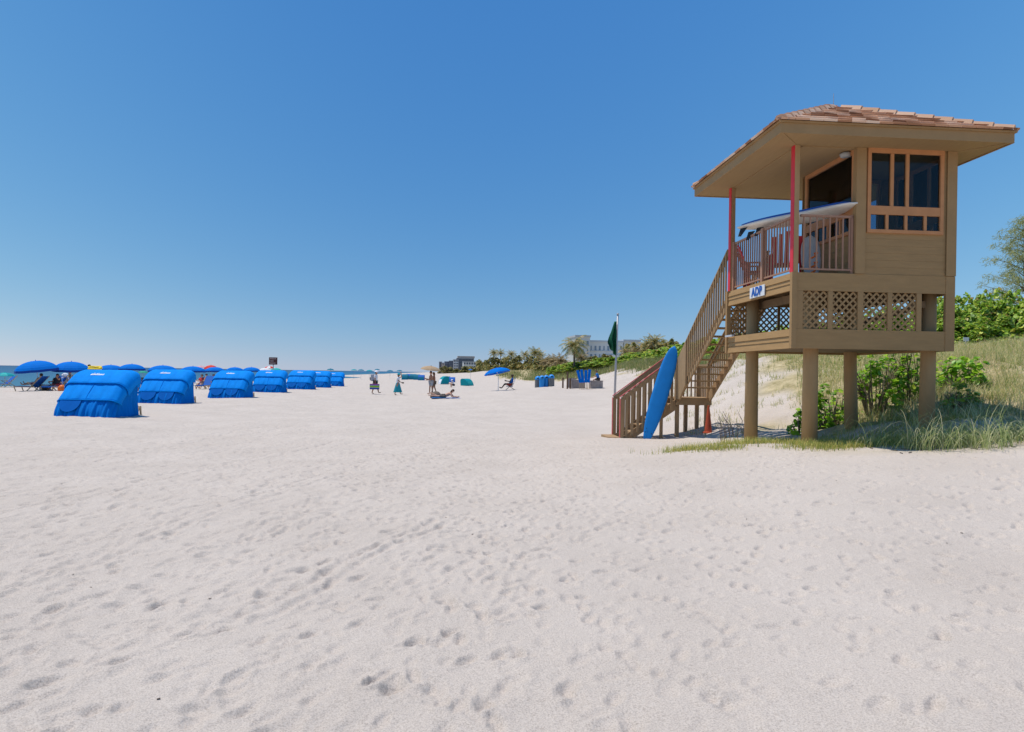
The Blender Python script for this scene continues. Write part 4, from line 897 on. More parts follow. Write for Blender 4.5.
def skin_mesh(name, nodes, edges, mat, sub=1, parent=None):
    me = bpy.data.meshes.new(name); me.from_pydata([tuple(n[0]) for n in nodes], edges, []); o = bpy.data.objects.new(name, me); COL.objects.link(o)
    md = o.modifiers.new('s', 'SKIN'); md.use_smooth_shade = True
    for i, n in enumerate(nodes):
        sv = me.skin_vertices[0].data[i]; sv.radius = n[1] if isinstance(n[1], tuple) else (n[1], n[1]); sv.use_root = (i == 0)
    md2 = o.modifiers.new('u', 'SUBSURF'); md2.levels = sub; md2.render_levels = sub
    bpy.context.view_layer.update()
    m2 = bpy.data.meshes.new_from_object(o.evaluated_get(bpy.context.evaluated_depsgraph_get())); bpy.data.objects.remove(o); bpy.data.meshes.remove(me)
    m2.name = name; m2.materials.clear(); m2.materials.append(M[mat]); o = bpy.data.objects.new(name, m2); COL.objects.link(o)
    m2.polygons.foreach_set('use_smooth', [True] * len(m2.polygons))
    if parent is not None: o.parent = parent
    return o
def person(label, loc, rz, pose, Hh=1.72, skin='skin', shirt=None, shorts=None, skirt=None, hair='hair', hat=None, ground=True, tiltm=None, group=None, longhair=False, top=None):
    J, k = fk(pose, Hh); nodes, ed, ix = [], [], {}
    def nd(key, r, fr=None, pos=None):
        ix[key] = len(nodes); nodes.append((J[key] if pos is None else pos, r * k if not isinstance(r, tuple) else (r[0] * k, r[1] * k)))
        if fr is not None: ed.append((ix[fr], ix[key]))
    nd('pelvis', .125); nd('belly', .118, 'pelvis'); nd('chest', .135, 'belly'); nd('nb', .075, 'chest'); nd('neck', .055, 'nb'); nd('jaw', .070, 'neck'); nd('head', .092, 'jaw'); nd('top', .062, 'head')
    for q, s_ in (('L', -1), ('R', 1)):
        nd('hip' + q, .098, 'pelvis'); nd('thm' + q, .083, 'hip' + q); nd('kn' + q, .055, 'thm' + q); nd('calf' + q, .056, 'kn' + q); nd('an' + q, .036, 'calf' + q); nd('toe' + q, .030, 'an' + q); 
        nd('sh' + q, .062, 'chest'); nd('el' + q, .042, 'sh' + q); nd('wr' + q, .028, 'el' + q); nd('pm' + q, .034, 'wr' + q)
        hd = J['hd' + q]; sd = Vector((1, 0, 0)) if abs(hd.x) < .8 else Vector((0, 1, 0)); sd = (sd - hd * sd.dot(hd)).normalized(); fwd = hd.cross(sd)
        for f in range(4):
            off = (f - 1.5) * .021 * k; L_ = (.075, .088, .083, .065)[f] * k
            p1 = J['pm' + q] + fwd * off + hd * .04 * k; nd('fa%d' % f + q, .0105, 'pm' + q, p1); nd('fb%d' % f + q, .009, 'fa%d' % f + q, p1 + hd * L_ * .8 + sd * .02 * k * s_)
        nd('tha' + q, .012, 'wr' + q, J['wr' + q] + hd * .03 * k + fwd * .04 * k); nd('thb' + q, .010, 'tha' + q, J['wr' + q] + hd * .08 * k + fwd * .06 * k)
    b = skin_mesh('person', nodes, ed, skin)
    hu, hf = J['hu'], J['hf']; hs = Vector((1, 0, 0)); hm = Matrix((hs, hf, hu)).transposed().to_4x4(); hm.translation = J['head'] - hu * .0
    # face: nose, brow ridge, eyes, mouth, ears are modelled on the head itself
    def onhead(mb): mb.v = [tuple(hm @ Vector(v)) for v in mb.v]; return mb
    fm = MB(); fm.ext([(-.014 * k, .088 * k, -.035 * k), (.014 * k, .088 * k, -.035 * k), (.007 * k, .088 * k, .01 * k), (-.007 * k, .088 * k, .01 * k)], (0, .026 * k, -.004 * k))
    for s_ in (-1, 1): fm.lathe([(.004 * k, -.03 * k), (.018 * k, -.018 * k), (.02 * k, .012 * k), (.006 * k, .026 * k)], 8, (s_ * .094 * k, -.005 * k, -.01 * k))
    onhead(fm).build('face_relief', skin, b, smooth=True)
    em = MB()
    for s_ in (-1, 1): em.box(s_ * .034 * k - .012 * k, s_ * .034 * k + .012 * k, .082 * k, .094 * k, .008 * k, .018 * k)
    onhead(em).build('eyes', 'black', b); onhead(MB().box(-.022 * k, .022 * k, .076 * k, .090 * k, -.062 * k, -.054 * k)).build('mouth', 'cl_red', b)
    if hair:
        V = []; Fc = []; n, kk = 14, 7
        for i in range(kk + 1):
            ph = i / kk * PI * .58
            for j in range(n):
                a = 2 * PI * j / n; back = max(0, -math.sin(a)); fr = max(0, math.sin(a)); ph2 = ph * (1 + .32 * back - .42 * fr)
                V.append((.103 * k * math.sin(ph2) * math.cos(a), .112 * k * math.sin(ph2) * math.sin(a) - .006 * k, .118 * k * math.cos(ph2) - (.16 * k * (i / kk) ** 3 * back if longhair else 0)))
        for i in range(kk):
            for j in range(n): Fc.append((i * n + j, i * n + (j + 1) % n, (i + 1) * n + (j + 1) % n, (i + 1) * n + j))
        hm_ = MB().add(V, Fc); ho = onhead(hm_).build('hair', hair, b, smooth=True); md = ho.modifiers.new('thickness', 'SOLIDIFY'); md.thickness = .015
    if hat:
        onhead(MB().lathe([(.105 * k, .045 * k), (.20 * k, .03 * k), (.205 * k, .045 * k), (.125 * k, .065 * k), (.118 * k, .12 * k), (.07 * k, .155 * k), (.01 * k, .16 * k)], 18)).build('hat', hat, b, smooth=True)
    def cloth(keys, links, mat, nm):
        nn = [(J[a], r * k) for a, r in keys]; ii = {a: i for i, (a, r) in enumerate(keys)}
        return skin_mesh(nm, nn, [(ii[a], ii[c]) for a, c in links], mat, 1, b)
    if shirt:
        for q in 'LR': J['slv' + q] = J['sh' + q].lerp(J['el' + q], .62)
        J['hem'] = J['pelvis'] + (J['pelvis'] - J['belly']) * .35
        cloth([('belly', .150), ('pelvis', .155), ('hem', .150), ('chest', .165), ('nb', .090), ('shL', .085), ('slvL', .068), ('shR', .085), ('slvR', .068)], [('belly', 'pelvis'), ('pelvis', 'hem'), ('belly', 'chest'), ('chest', 'nb'), ('chest', 'shL'), ('shL', 'slvL'), ('chest', 'shR'), ('shR', 'slvR')], shirt, 'shirt')
    if top: cloth([('chest', .15), ('belly', .125)], [('chest', 'belly')], top, 'swim_top')
    if shorts:
        for q in 'LR': J['shm' + q] = J['hip' + q].lerp(J['kn' + q], .72)
        cloth([('pelvis', .148), ('hipL', .122), ('thmL', .108), ('shmL', .098), ('hipR', .122), ('thmR', .108), ('shmR', .098)], [('pelvis', 'hipL'), ('hipL', 'thmL'), ('thmL', 'shmL'), ('pelvis', 'hipR'), ('hipR', 'thmR'), ('thmR', 'shmR')], shorts, 'shorts')
    if skirt:
        mid = (J['anL'] + J['anR']) / 2; V, Fc = [], []; n, kk = 22, 8
        for i in range(kk + 1):
            t = i / kk; c = Vector((0, 0, .06 * k)).lerp(mid + Vector((0, 0, .14 * k)), t); wx, wy = (.15 + .06 * t) * k, (.14 + .02 * t + abs(J['anL'].y - J['anR'].y) / k * .45 * t) * k
            for j in range(n): a = 2 * PI * j / n; f = 1 + .05 * t * math.sin(a * 6 + 1); V.append((c.x + wx * f * math.cos(a), c.y + wy * f * math.sin(a), c.z))
        for i in range(kk):
            for j in range(n): Fc.append((i * n + j, i * n + (j + 1) % n, (i + 1) * n + (j + 1) % n, (i + 1) * n + j))
        o = MB().add(V, Fc).build('skirt', skirt, b, smooth=True); md = o.modifiers.new('thickness', 'SOLIDIFY'); md.thickness = .01
    Mx = Matrix.Rotation(rz, 4, 'Z') @ (tiltm or Matrix.Identity(4))
    zmin = min((Mx @ v.co).z for v in b.data.vertices)
    b.matrix_world = Matrix.Translation((loc[0], loc[1], loc[2] - zmin if ground else loc[2])) @ Mx
    tag(b, label, 'person', group); b['J'] = 0; del b['J']
    return b, J, b.matrix_world.copy()
def gp(px, D): x = hx(px, D); return Vector((x, D, zg(x, D)))
WALK = dict(thL=.30, knL=.05, thR=-.20, knR=.15, arL=-.30, elL=.25, arR=.30, elR=.35, torso=.06)
EAST = -PI / 2                                     # facing +X
p1 = dict(WALK); p1.update(arR=.02, elR=.12, aoR=.10, head=.12)
b, J, mw = person('man in white shirt and sun hat walking with a striped bag', gp(375.6, 52), EAST - .15, p1, 1.76, 'skin_tan', 'cl_white', 'cl_dark', hat='cl_white')
hp = mw @ J['pmR']
bag = thing('beach_bag', 'large bag with blue, yellow and green stripes carried by the walking man', 'bag', (hp.x - .05, hp.y - .05, hp.z - .44), -.1)
MB().box(-.36, .36, -.09, .09, 0, .42).build('bag_body', 'stripes', bag, bevel=.02)
for y in (-.07, .07): MB().tube([(-.16, y, .40), (-.12, y * .5, .50), (.12, y * .5, .50), (.16, y, .40)], .012, 6).build('handle', 'cl_dark', bag)
cc = mw @ (J['chest'] + Vector((0, -.24, -.03)))
bp_ = thing('backpack', 'grey backpack worn by the man in white shirt', 'backpack', (cc.x, cc.y, cc.z - .30), EAST - .15)
MB().box(-.17, .17, -.13, .12, 0, .55).build('pack_body', 'cl_grey', bp_, bevel=.05); MB().box(-.13, .13, -.20, -.132, .05, .30).build('front_pocket', 'cl_brown', bp_, bevel=.03)
p2 = dict(WALK); p2.update(thL=.30, thR=-.20, arL=1.9, elL=1.5, aoL=.25, arR=.25, elR=1.0, head=.10)
b, J, mw = person('woman in white top and long teal skirt raising a hand to her hat', gp(398, 52), EAST + .1, p2, 1.66, 'skin_tan', 'cl_white', None, 'cl_teal', hat='cl_teal')
h2 = mw @ J['pmR']; tag(MB().box(-.06, .10, -.04, .04, -.06, .05).build('folded_towel', 'cl_brown', None, (h2.x, h2.y - .02, h2.z), bevel=.015), 'small dark bundle held by the woman in the teal skirt', 'towel')
p3 = dict(WALK); p3.update(thL=-.1, thR=.12, knL=.05, knR=.1, arL=.35, elL=1.1, arR=.2, elR=1.6, torso=.02)
b, J, mw = person('bare chested man in pale grey shorts under the tan umbrella', gp(431.2, 52), PI / 2 + .5, p3, 1.78, 'skin_tan', None, 'cl_grey')
hh = mw @ J['pmR']
b2, J2, _ = person('tanned woman walking close behind the bare chested man', gp(434.3, 52.5), PI / 2 + .4, dict(WALK, torso=.05, arL=.1, arR=-.2), 1.68, 'skin_tan', None, 'cl_brown', top='cl_brown', longhair=True)
pu = at(430.5, 366.0, 52)
tu = umbrella('tan beach umbrella carried over the standing couple', (pu.x, 52, hh.z), .72 * 1.0, pu.z - hh.z, 'umb_tan', None, (R(6), R(6)), None, .30, simple=True)
tu.scale = (1.0, 1.0, 1); 
for c_ in tu.children:
    if c_.name.startswith('canopy'): c_.scale = (1.08, 1.08, 1)
# sunbather lying on a towel
g0 = gp(447, 43.5); tag(MB().box(-.95, .95, -.42, .42, 0, .018).build('beach_towel', 'cl_blue', None, (g0.x, g0.y, g0.z + .012), rot=(0, 0, .04)), 'blue beach towel under the lying sunbather', 'towel')
lie = dict(torso=-.42, head=-.45, thL=.0, thR=-.03, knL=.5, knR=.1, arL=2.2, elL=.85, arR=2.1, elR=.95, aoL=.35, aoR=.35, ftL=-.2, ftR=-.2)
person('sunbather lying face down on a towel, propped on both elbows', (g0.x - .15, g0.y, g0.z + .02), EAST, lie, 1.68, 'skin', None, 'cl_brown', longhair=True, tiltm=Matrix.Rotation(R(-88), 4, 'X'), top='cl_brown')
tag(MB().lathe([(.30, 0), (.40, .06), (.34, .26), (.20, .42), (.05, .47)], 14).build('beach_bag', 'cl_brown', None, gp(436.4, 44.2), smooth=True), 'bulging brown bag on the sand beside the lying sunbather', 'bag')
# seated beachgoer
sit = dict(torso=.35, thL=1.75, thR=1.95, knL=1.9, knR=2.1, arL=.9, elL=.5, arR=.8, elR=.7, spL=.2, spR=.2, head=.1)
person('person in white shirt and cap sitting on the bare sand', gp(453.8, 98), PI / 2 + .5, sit, 1.72, 'skin_tan', 'cl_white', 'cl_dark', hat='cl_white')
# reader in a beach chair
def beach_chair(label, loc, rz, mat='canvas', group=None, recl=.35):
    c = thing('beach_chair', label, 'chair', loc, rz, group)
    MB().box(-.27, .27, -.26, .24, .24, .27).build('seat', mat, c)
    MB().bar((0, -.24, .27), (0, -.24 - math.sin(recl) * .72, .27 + math.cos(recl) * .72), .54, .025, (0, 1, 0)).build('backrest', mat, c)
    for s_ in (-1, 1):
        MB().bar((s_ * .29, .26, .0), (s_ * .29, -.30, .46), .03, .04).build('leg', 'wood', c); MB().bar((s_ * .29, -.42, .0), (s_ * .29, .24, .42), .03, .04).build('leg', 'wood', c)
        MB().box(s_ * .29 - .035, s_ * .29 + .035, -.34, .28, .47, .49).build('armrest', 'wood', c)
    return c
g1 = gp(509.5, 52); beach_chair('low blue beach chair with a reader under the tilted bright umbrella', g1, PI / 2)
rec = dict(torso=-.35, head=.45, thL=1.65, thR=1.75, knL=.95, knR=1.15, arL=.75, elL=1.0, arR=.7, elR=1.1)
person('person in blue top sitting in a beach chair under the tilted bright umbrella', (g1.x + .08, g1.y, g1.z + .42), PI / 2, rec, 1.74, 'skin_dark', 'cl_blue', 'cl_red', ground=False)
# lounger with a reclining man
def lounger(label, loc, rz, group='wooden beach loungers', stripe=True):
    c = thing('beach_lounger', label, 'lounger', loc, rz, group)
    MB().box(-.33, .33, -.1, 1.15, .27, .35).build('seat', 'canvas', c)
    bk = MB().bar((0, -.08, .33), (0, -.70, 1.02), .66, .06, (0, 1, 0)).build('backrest', 'canvas', c)
    if stripe: MB().bar((0, -.395, .63), (0, -.485, .73), .665, .05, (0, 1, 0)).build('white_band', 'white', bk)
    for s_ in (-1, 1):
        MB().bar((s_ * .36, 1.2, .30), (s_ * .36, -.2, .30), .04, .05).build('side_rail', 'wood', c)
        MB().bar((s_ * .40, .25, 0), (s_ * .40, -.75, 1.05), .035, .05).build('leg', 'wood', c); MB().bar((s_ * .40, -.72, 0), (s_ * .40, .20, .62), .035, .05).build('leg', 'wood', c); MB().bar((s_ * .36, 1.0, 0), (s_ * .36, 1.12, .30), .035, .05).build('leg', 'wood', c)
        MB().box(s_ * .40 - .04, s_ * .40 + .04, -.35, .22, .60, .625).build('armrest', 'wood', c)
    return c
g2 = gp(34.5, 46.5); lounger('wooden lounger with raised blue back where a man reclines', g2, PI / 2, stripe=False)
person('man reclining on a wooden lounger under the big tilted umbrella', (g2.x + .10, g2.y - .02, g2.z + .56), PI / 2, dict(torso=-.70, head=.35, thL=1.50, thR=1.58, knL=.05, knR=.05, arL=.35, elL=.9, arR=.3, elR=1.0, ftL=2.6, ftR=2.6), 1.76, 'skin_tan', None, 'cl_blue', ground=False)
g3 = gp(56.5, 47.0); lounger('blue lounger seen from its back with a white band across', g3, R(185))
person('woman in pale blue dress with bowed head beside the striped lounger', gp(66, 47.8), R(200), dict(torso=.3, head=.35, thL=1.5, thR=1.5, knL=1.5, knR=1.5, arL=.6, elL=.6, arR=.5, elR=.7), 1.66, 'skin', 'cl_pale', None, 'cl_pale', hat='cl_white')
person('person in olive shirt under the second blue umbrella', gp(70.5, 50.5), R(170), dict(torso=.1, thL=1.5, thR=1.5, knL=1.5, knR=1.5, arL=.5, elL=.9), 1.74, 'skin_tan', 'twig', 'cl_dark')
person('person in dark top seated on the striped lounger', (g3.x, g3.y - .0, g3.z + .42), R(185), dict(torso=-.3, head=.3, thL=1.55, thR=1.6, knL=.9, knR=.9, arL=1.3, elL=1.0, arR=.8, elR=.8), 1.74, 'skin_tan', 'cl_dark', 'cl_red', ground=False)
tag(MB().lathe([(.06, 0), (.22, .04), (.25, .18), (.18, .32), (.10, .40), (.03, .42)], 14).build('orange_bag', 'orange', None, gp(62, 46.2), smooth=True), 'bright orange bag on the sand beside the striped lounger', 'bag')
wt = thing('cooler_box', 'white cooler between the two loungers with bags in front', 'cooler', gp(45.5, 47.2), .2)
MB().box(-.30, .30, -.20, .20, .0, .38).build('box_body', 'cl_white', wt, bevel=.03); MB().box(-.31, .31, -.21, .21, .385, .45).build('lid', 'white', wt, bevel=.02)
tag(MB().lathe([(.05, 0), (.20, .03), (.24, .14), (.16, .26), (.03, .30)], 12).build('tote_bag', 'cl_dark', None, gp(45, 46.3), smooth=True), 'dark slumped bag in front of the white cooler', 'bag')
lounger('small dark lounger at the water under the aqua umbrella', gp(6.0, 60.5), R(150), stripe=False)
# people glimpsed over and between the cabanas
person('dark haired person whose head shows above the large near cabana', gp(89.5, 50), R(190), dict(WALK), 1.85, 'skin_tan', 'cl_white', 'cl_dark')
person('person in white hat beside the yellow float above the near cabana', gp(97.5, 50.5), R(200), dict(WALK), 1.62, 'skin_tan', 'cl_white', 'cl_dark', hat='cl_white')
py = gp(94, 49.5); fl = thing('inflatable_float', 'yellow inflatable float carried above the near cabana', 'float', (py.x, py.y, at(94, 368.4, 49.5).z), .2)
V = [];  MB().tube([(.42 * math.cos(a), .42 * math.sin(a), .02 * math.sin(3 * a)) for a in np.linspace(0, 2 * PI, 25)], .115, 10, cap=False).build('ring', 'yellow', fl, smooth=True, rot=(R(12), 0, 0))
beach_chair('low chair with dark seat in the gap between the first two cabanas', gp(138.5, 45), R(200), 'cl_dark')
g4 = gp(138.3, 45); person('dark haired person sitting in the gap between the first two cabanas', (g4.x, g4.y, g4.z + .40), R(200), rec, 1.72, 'skin_dark', 'cl_dark', 'cl_white', ground=False)
for px, D, lb, sk, sh in ((201.5, 54, 'person in red top on a chair between the second and third cabanas', 'skin', 'cl_red'), (213, 56, 'person in white top on a chair next to the third cabana', 'skin_tan', 'cl_white'), (206, 60, 'person in dark shirt seated behind the blue lounger between cabanas', 'skin_tan', 'cl_dark')):
    g = gp(px, D); beach_chair('blue chair of ' + lb.split(' on a')[0].split(' seated')[0] + ' near the third cabana', g, R(185)); person(lb, (g.x, g.y, g.z + .42), R(185), rec, 1.74, sk, sh, 'cl_blue', ground=False)
lounger('striped blue lounger standing between the second and third cabanas', gp(207, 53), R(180))

# ------------------------------------------------------------------ brown sign on a post
ps = at(273, 372, 52); gz = zg(ps.x, 52); sg = thing('beach_sign', 'brown notice board on a tall post above the cabana row', 'sign', (ps.x, 52, gz))
zc = at(273, 361, 52).z - gz
MB().box(-.03, .03, .02, .07, -.3, zc + .2).build('post', 'pole', sg); bd = MB().box(-.32, .32, -.02, .018, zc - .28, zc + .28).build('board', 'sign_brown', sg, bevel=.006)
mb = MB()
for z, ws in ((.17, (.5, .42)), (.0, (.3, .46)), (-.16, (.45, .34))):
    mb.box(-.26, -.26 + ws[0], -.026, -.0205, zc + z - .03, zc + z + .03)
mb.build('lettering', 'sign_text', bd)
# ------------------------------------------------------------------ bins
def litter_bin(label, px, D, mat, slat):
    g = gp(px, D); r_ = thing('litter_bin', label, 'bin', g, .1, 'bins at the dune foot')
    if slat:
        mb = MB()
        for j in range(18): a = 2 * PI * j / 18; mb.bar((.29 * math.cos(a), .29 * math.sin(a), 0), (.29 * math.cos(a), .29 * math.sin(a), .82), .085, .025, (math.cos(a), math.sin(a), 0))
        mb.build('slat_casing', mat, r_); MB().lathe([(.26, .02), (.26, .80)], 18).build('liner', 'black', r_)
    else: MB().lathe([(.22, 0), (.26, .05), (.27, .80), (.25, .82)], 20).build('barrel', mat, r_, smooth=False)
    MB().lathe([(.30, .82), (.31, .90), (.29, 1.0), (.20, 1.13), (.08, 1.20), (.01, 1.21)], 20).build('dome_lid', 'bin_blue', r_, smooth=True)
    MB().ext([(-.12, -.285, .92), (.12, -.285, .92), (.10, -.25, 1.04), (-.10, -.25, 1.04)], (0, -.03, 0)).build('flap', 'black', r_)
litter_bin('grey slatted bin with blue dome, beside the beach reader', 538, 68, 'bin_grey', True); litter_bin('plain blue bin standing against the first grey bin', 542, 67.6, 'bin_blue', False)
litter_bin('plain blue bin in the middle of the bin group', 546.3, 68, 'bin_blue', False); litter_bin('grey slatted bin with blue dome, beside the wooden posts', 551.5, 67.8, 'bin_grey', True)
# ------------------------------------------------------------------ boardwalk end with posts, low boxes, blue chairs, boy
def wooden_box(label, px0, px1, y0, D, dep):
    a = at(px0, y0, D); b_ = at(px1, y0, D); gz = zg(a.x, D); c = thing('wooden_box', label, 'box', ((a.x + b_.x) / 2, D, gz), .03, 'weathered wooden boxes'); w_ = (b_.x - a.x) / 2; h_ = a.z - gz
    mb = MB(); n = 5
    for k in range(n): mb.box(-w_, w_, 0, dep, h_ * k / n + .003, h_ * (k + 1) / n - .006)
    mb.build('plank_side', 'greywood', c); MB().box(-w_ - .02, w_ + .02, -.02, dep + .02, h_, h_ + .04).build('lid', 'greywood', c)
wooden_box('long weathered box behind the folded blue chairs', 571.5, 585, 380.2, 51.5, .7); wooden_box('weathered grey box with a boy sitting on it', 590.5, 603, 381.0, 51.0, .8)
wooden_box('low weathered box set back between the wooden posts', 567.8, 576, 378.5, 53.2, .6)
for px, yt, D, lb in ((567.6, 372, 50.8, 'tall brown wooden post with a pale side by the boxes'), (563, 377.5, 52.5, 'short dark wooden post at the outer end of the boxes'), (570.4, 378, 51.2, 'short post beside the tall brown post')):
    t_ = at(px, yt, D); gz = zg(t_.x, D); o = MB().box(-.06, .06, -.06, .06, -.4, t_.z - gz).build('wooden_post', 'brownwood', None, (t_.x, D, gz), bevel=.008); tag(o, lb, 'post', 'posts beside the boxes')
for k, (px, tp, lb) in enumerate(((579.5, -.16, 'outermost folded blue chair of the four, leaning away from the boy'), (582.0, -.08, 'second folded blue chair from the wooden posts'), (584.8, .02, 'third folded blue chair from the wooden posts'), (587.4, .10, 'folded blue chair closest to the boy on the box'))):
    g = gp(px + 1.2, 50.3 + k * .05); c = thing('folded_chair', lb, 'chair', g, .1 * k, 'folded blue chairs stood upright')
    MB().bar((0, 0, .50), (tp * 1.4, .12, 1.42 + .05 * (k % 2)), .20, .06, (0, 1, 0)).build('folded_canvas', 'umb_blue', c)
    for s_ in (-1, 1): MB().bar((s_ * .06, .0, -.05), (s_ * .05 + tp * .3, .03, .62), .03, .04).build('leg', 'wood', c)
gb_ = gp(598, 51.2); zt_ = at(597, 381, 51).z
person('boy in blue T-shirt sitting on the weathered box', (gb_.x + .02, 51.1, zt_ + .17), PI / 2 - .3, dict(torso=.25, head=.1, thL=1.45, thR=1.5, knL=1.35, knR=1.45, arL=.5, elL=.8, arR=.55, elR=.75), 1.45, 'skin', 'cl_blue', 'cl_dark', ground=False)
ws = at(966, 339.5, 31); o = thing('marker_sign', 'tiny white marker sign in the straw grass below the hedge', 'sign', (ws.x, 31, zg(ws.x, 31))); zz = ws.z - o.location.z
MB().box(-.02, .02, 0, .03, -.2, max(zz, .4)).build('stake', 'pole', o); MB().box(-.13, .13, -.015, -.001, max(zz, .4) - .08, max(zz, .4) + .10).build('plate', 'white', o)
# ------------------------------------------------------------------ buildings
def facade(root, w_, z0, z1, y, cols, rows, ww, wh, mat='hotelwin', zstart=None):
    for r_ in range(rows):
        for c in range(cols):
            x = -w_ / 2 + w_ * (c + .5) / cols; z = z0 + (z1 - z0) * (r_ + .5) / rows
            f = MB().box(x - ww / 2, x + ww / 2, y - .12, y + .05, z - wh / 2, z + wh / 2).build('window', mat, root)
            MB().box(x - ww / 2 - .15, x + ww / 2 + .15, y - .30, y - .0, z - wh / 2 - .25, z - wh / 2 - .05).build('sill', 'hoteltrim', f)
def hotel():
    r_ = thing('hotel_building', 'long white hotel with flat roof beyond the sea grape hedge', 'building', at(613, 372, 255).xy.to_3d() + Vector((0, 0, 4)), R(7))
    D = 255; k = D / F
    def blk(name, px0, px1, ytop, dy, dep, rows, cols, z0=0):
        x0, x1 = (px0 - 608) * k, (px1 - 608) * k; zt = at((px0 + px1) / 2, ytop, D).z - 4
        o = MB().box(x0, x1, dy, dy + dep, z0, zt).build(name, 'hotel', r_); MB().box(x0 - .25, x1 + .25, dy - .25, dy + dep + .25, zt, zt + .7).build('parapet', 'hoteltrim', r_)
        for rr in range(rows):
            for c in range(cols):
                x = x0 + (x1 - x0) * (c + .5) / cols; z = zt - 2.2 - rr * 3.1; ww = (x1 - x0) / cols * .42; ww = ww if (c + rr) % 3 else ww * .55
                MB().box(x - ww / 2, x + ww / 2, dy - .10, dy + .1, z - .8, z + .8).build('window', 'hotelwin', r_)
                MB().box(x - ww / 2 - .3, x + ww / 2 + .3, dy - .5, dy - .0, z - 1.15, z - .95).build('ledge', 'hoteltrim', r_)
    blk('stair_block', 568, 582.5, 337.5, -2.5, 14, 3, 3); blk('main_wing', 583.2, 618, 342.3, 0, 14, 3, 8); blk('middle_wing', 619, 636, 341.3, .5, 13, 3, 4); blk('end_wing', 637, 652, 345, 1.2, 12, 2, 4)
    for px, y in ((590, 341.6), (612, 341.2), (640, 344)): x = (px - 608) * k; zt = at(px, y, D).z - 4; MB().box(x - 1.0, x + 1.0, 4, 6, zt - 1, zt + .4).build('roof_unit', 'hoteltrim', r_)
    MB().ext([((594 - 608) * k, -6, 2), ((622 - 608) * k, -6, 2), ((617 - 608) * k, -6, 5.2), ((600 - 608) * k, -6, 5.2)], (0, 5, 0)).build('entrance_canopy', 'white', r_)
hotel()
def tower_block(label, px0, px1, ytop, D, mat, rows, cols, pent=None):
    a, b_ = at(px0, ytop, D), at(px1, ytop, D); w_ = b_.x - a.x; r_ = thing('apartment_block', label, 'building', ((a.x + b_.x) / 2, D, 2), .15, 'apartment blocks far down the coast'); zt = a.z - 2
    MB().box(-w_ / 2, w_ / 2, 0, 14, -1, zt).build('wall', mat, r_); MB().box(-w_ / 2 - .3, w_ / 2 + .3, -.3, 14.3, zt, zt + .8).build('roof', 'far_grey', r_)
    for rr in range(rows):
        for c in range(cols):
            x = -w_ / 2 + w_ * (c + .5) / cols; z = zt * (rr + .6) / rows; MB().box(x - w_ / cols * .34, x + w_ / cols * .34, -.15, .1, z - zt / rows * .28, z + zt / rows * .28).build('window', 'far_win', r_)
    if pent: MB().box(-w_ / 2 * .9, w_ / 2 * 1.1, 2, 11, zt + .8, zt + pent).build('penthouse', 'far_tan', r_)
tower_block('narrow dark apartment block at the water end of the skyline', 439.5, 442, 362.2, 800, 'far_dark', 4, 2); tower_block('slim tan apartment block beside the narrow dark one', 442.2, 444.6, 363.2, 790, 'far_tan', 4, 2)
tower_block('grey apartment block in the stepped middle of the skyline', 445, 449.4, 362, 805, 'far_grey', 5, 3); tower_block('dark stepped apartment block next to the tallest one', 449.6, 453.5, 361.2, 800, 'far_dark', 5, 3)
tower_block('pale grey apartment block with many windows at the skyline middle', 453.7, 458.5, 360, 795, 'far_white', 5, 3); tower_block('tallest dark block with a tan penthouse on its roof', 457, 474, 358.6, 830, 'far_dark', 5, 6, 3.2)
tower_block('low white block before the tallest dark block', 463.5, 476, 362, 760, 'far_white', 3, 5); tower_block('low grey block at the palm end of the skyline', 476.5, 489, 362.6, 780, 'far_grey', 3, 5)

# ------------------------------------------------------------------ foliage builders
def leaf_arrays(C, N, size, aspect=1.0, bend=.25):
    """hexagonal leaves: centres C, normals N"""
    n = len(C); N = N / np.linalg.norm(N, axis=1, keepdims=True)
    t = RNG.normal(size=(n, 3)); t -= N * (t * N).sum(1, keepdims=True); t /= np.linalg.norm(t, axis=1, keepdims=True); b = np.cross(N, t)
    sz = (size * RNG.uniform(.65, 1.25, n))[:, None]
    pts = []
    for a in (0, 60, 120, 180, 240, 300):
        ca, sa = math.cos(R(a)), math.sin(R(a)); pts.append(C + t * sz * ca * aspect + b * sz * sa + N * sz * bend * (abs(sa) - .4))
    V = np.stack(pts, 1).reshape(-1, 3); i = np.arange(n)[:, None] * 6
    return V, np.concatenate([np.concatenate([i, i + 1, i + 2, i + 3], 1), np.concatenate([i, i + 3, i + 4, i + 5], 1)])
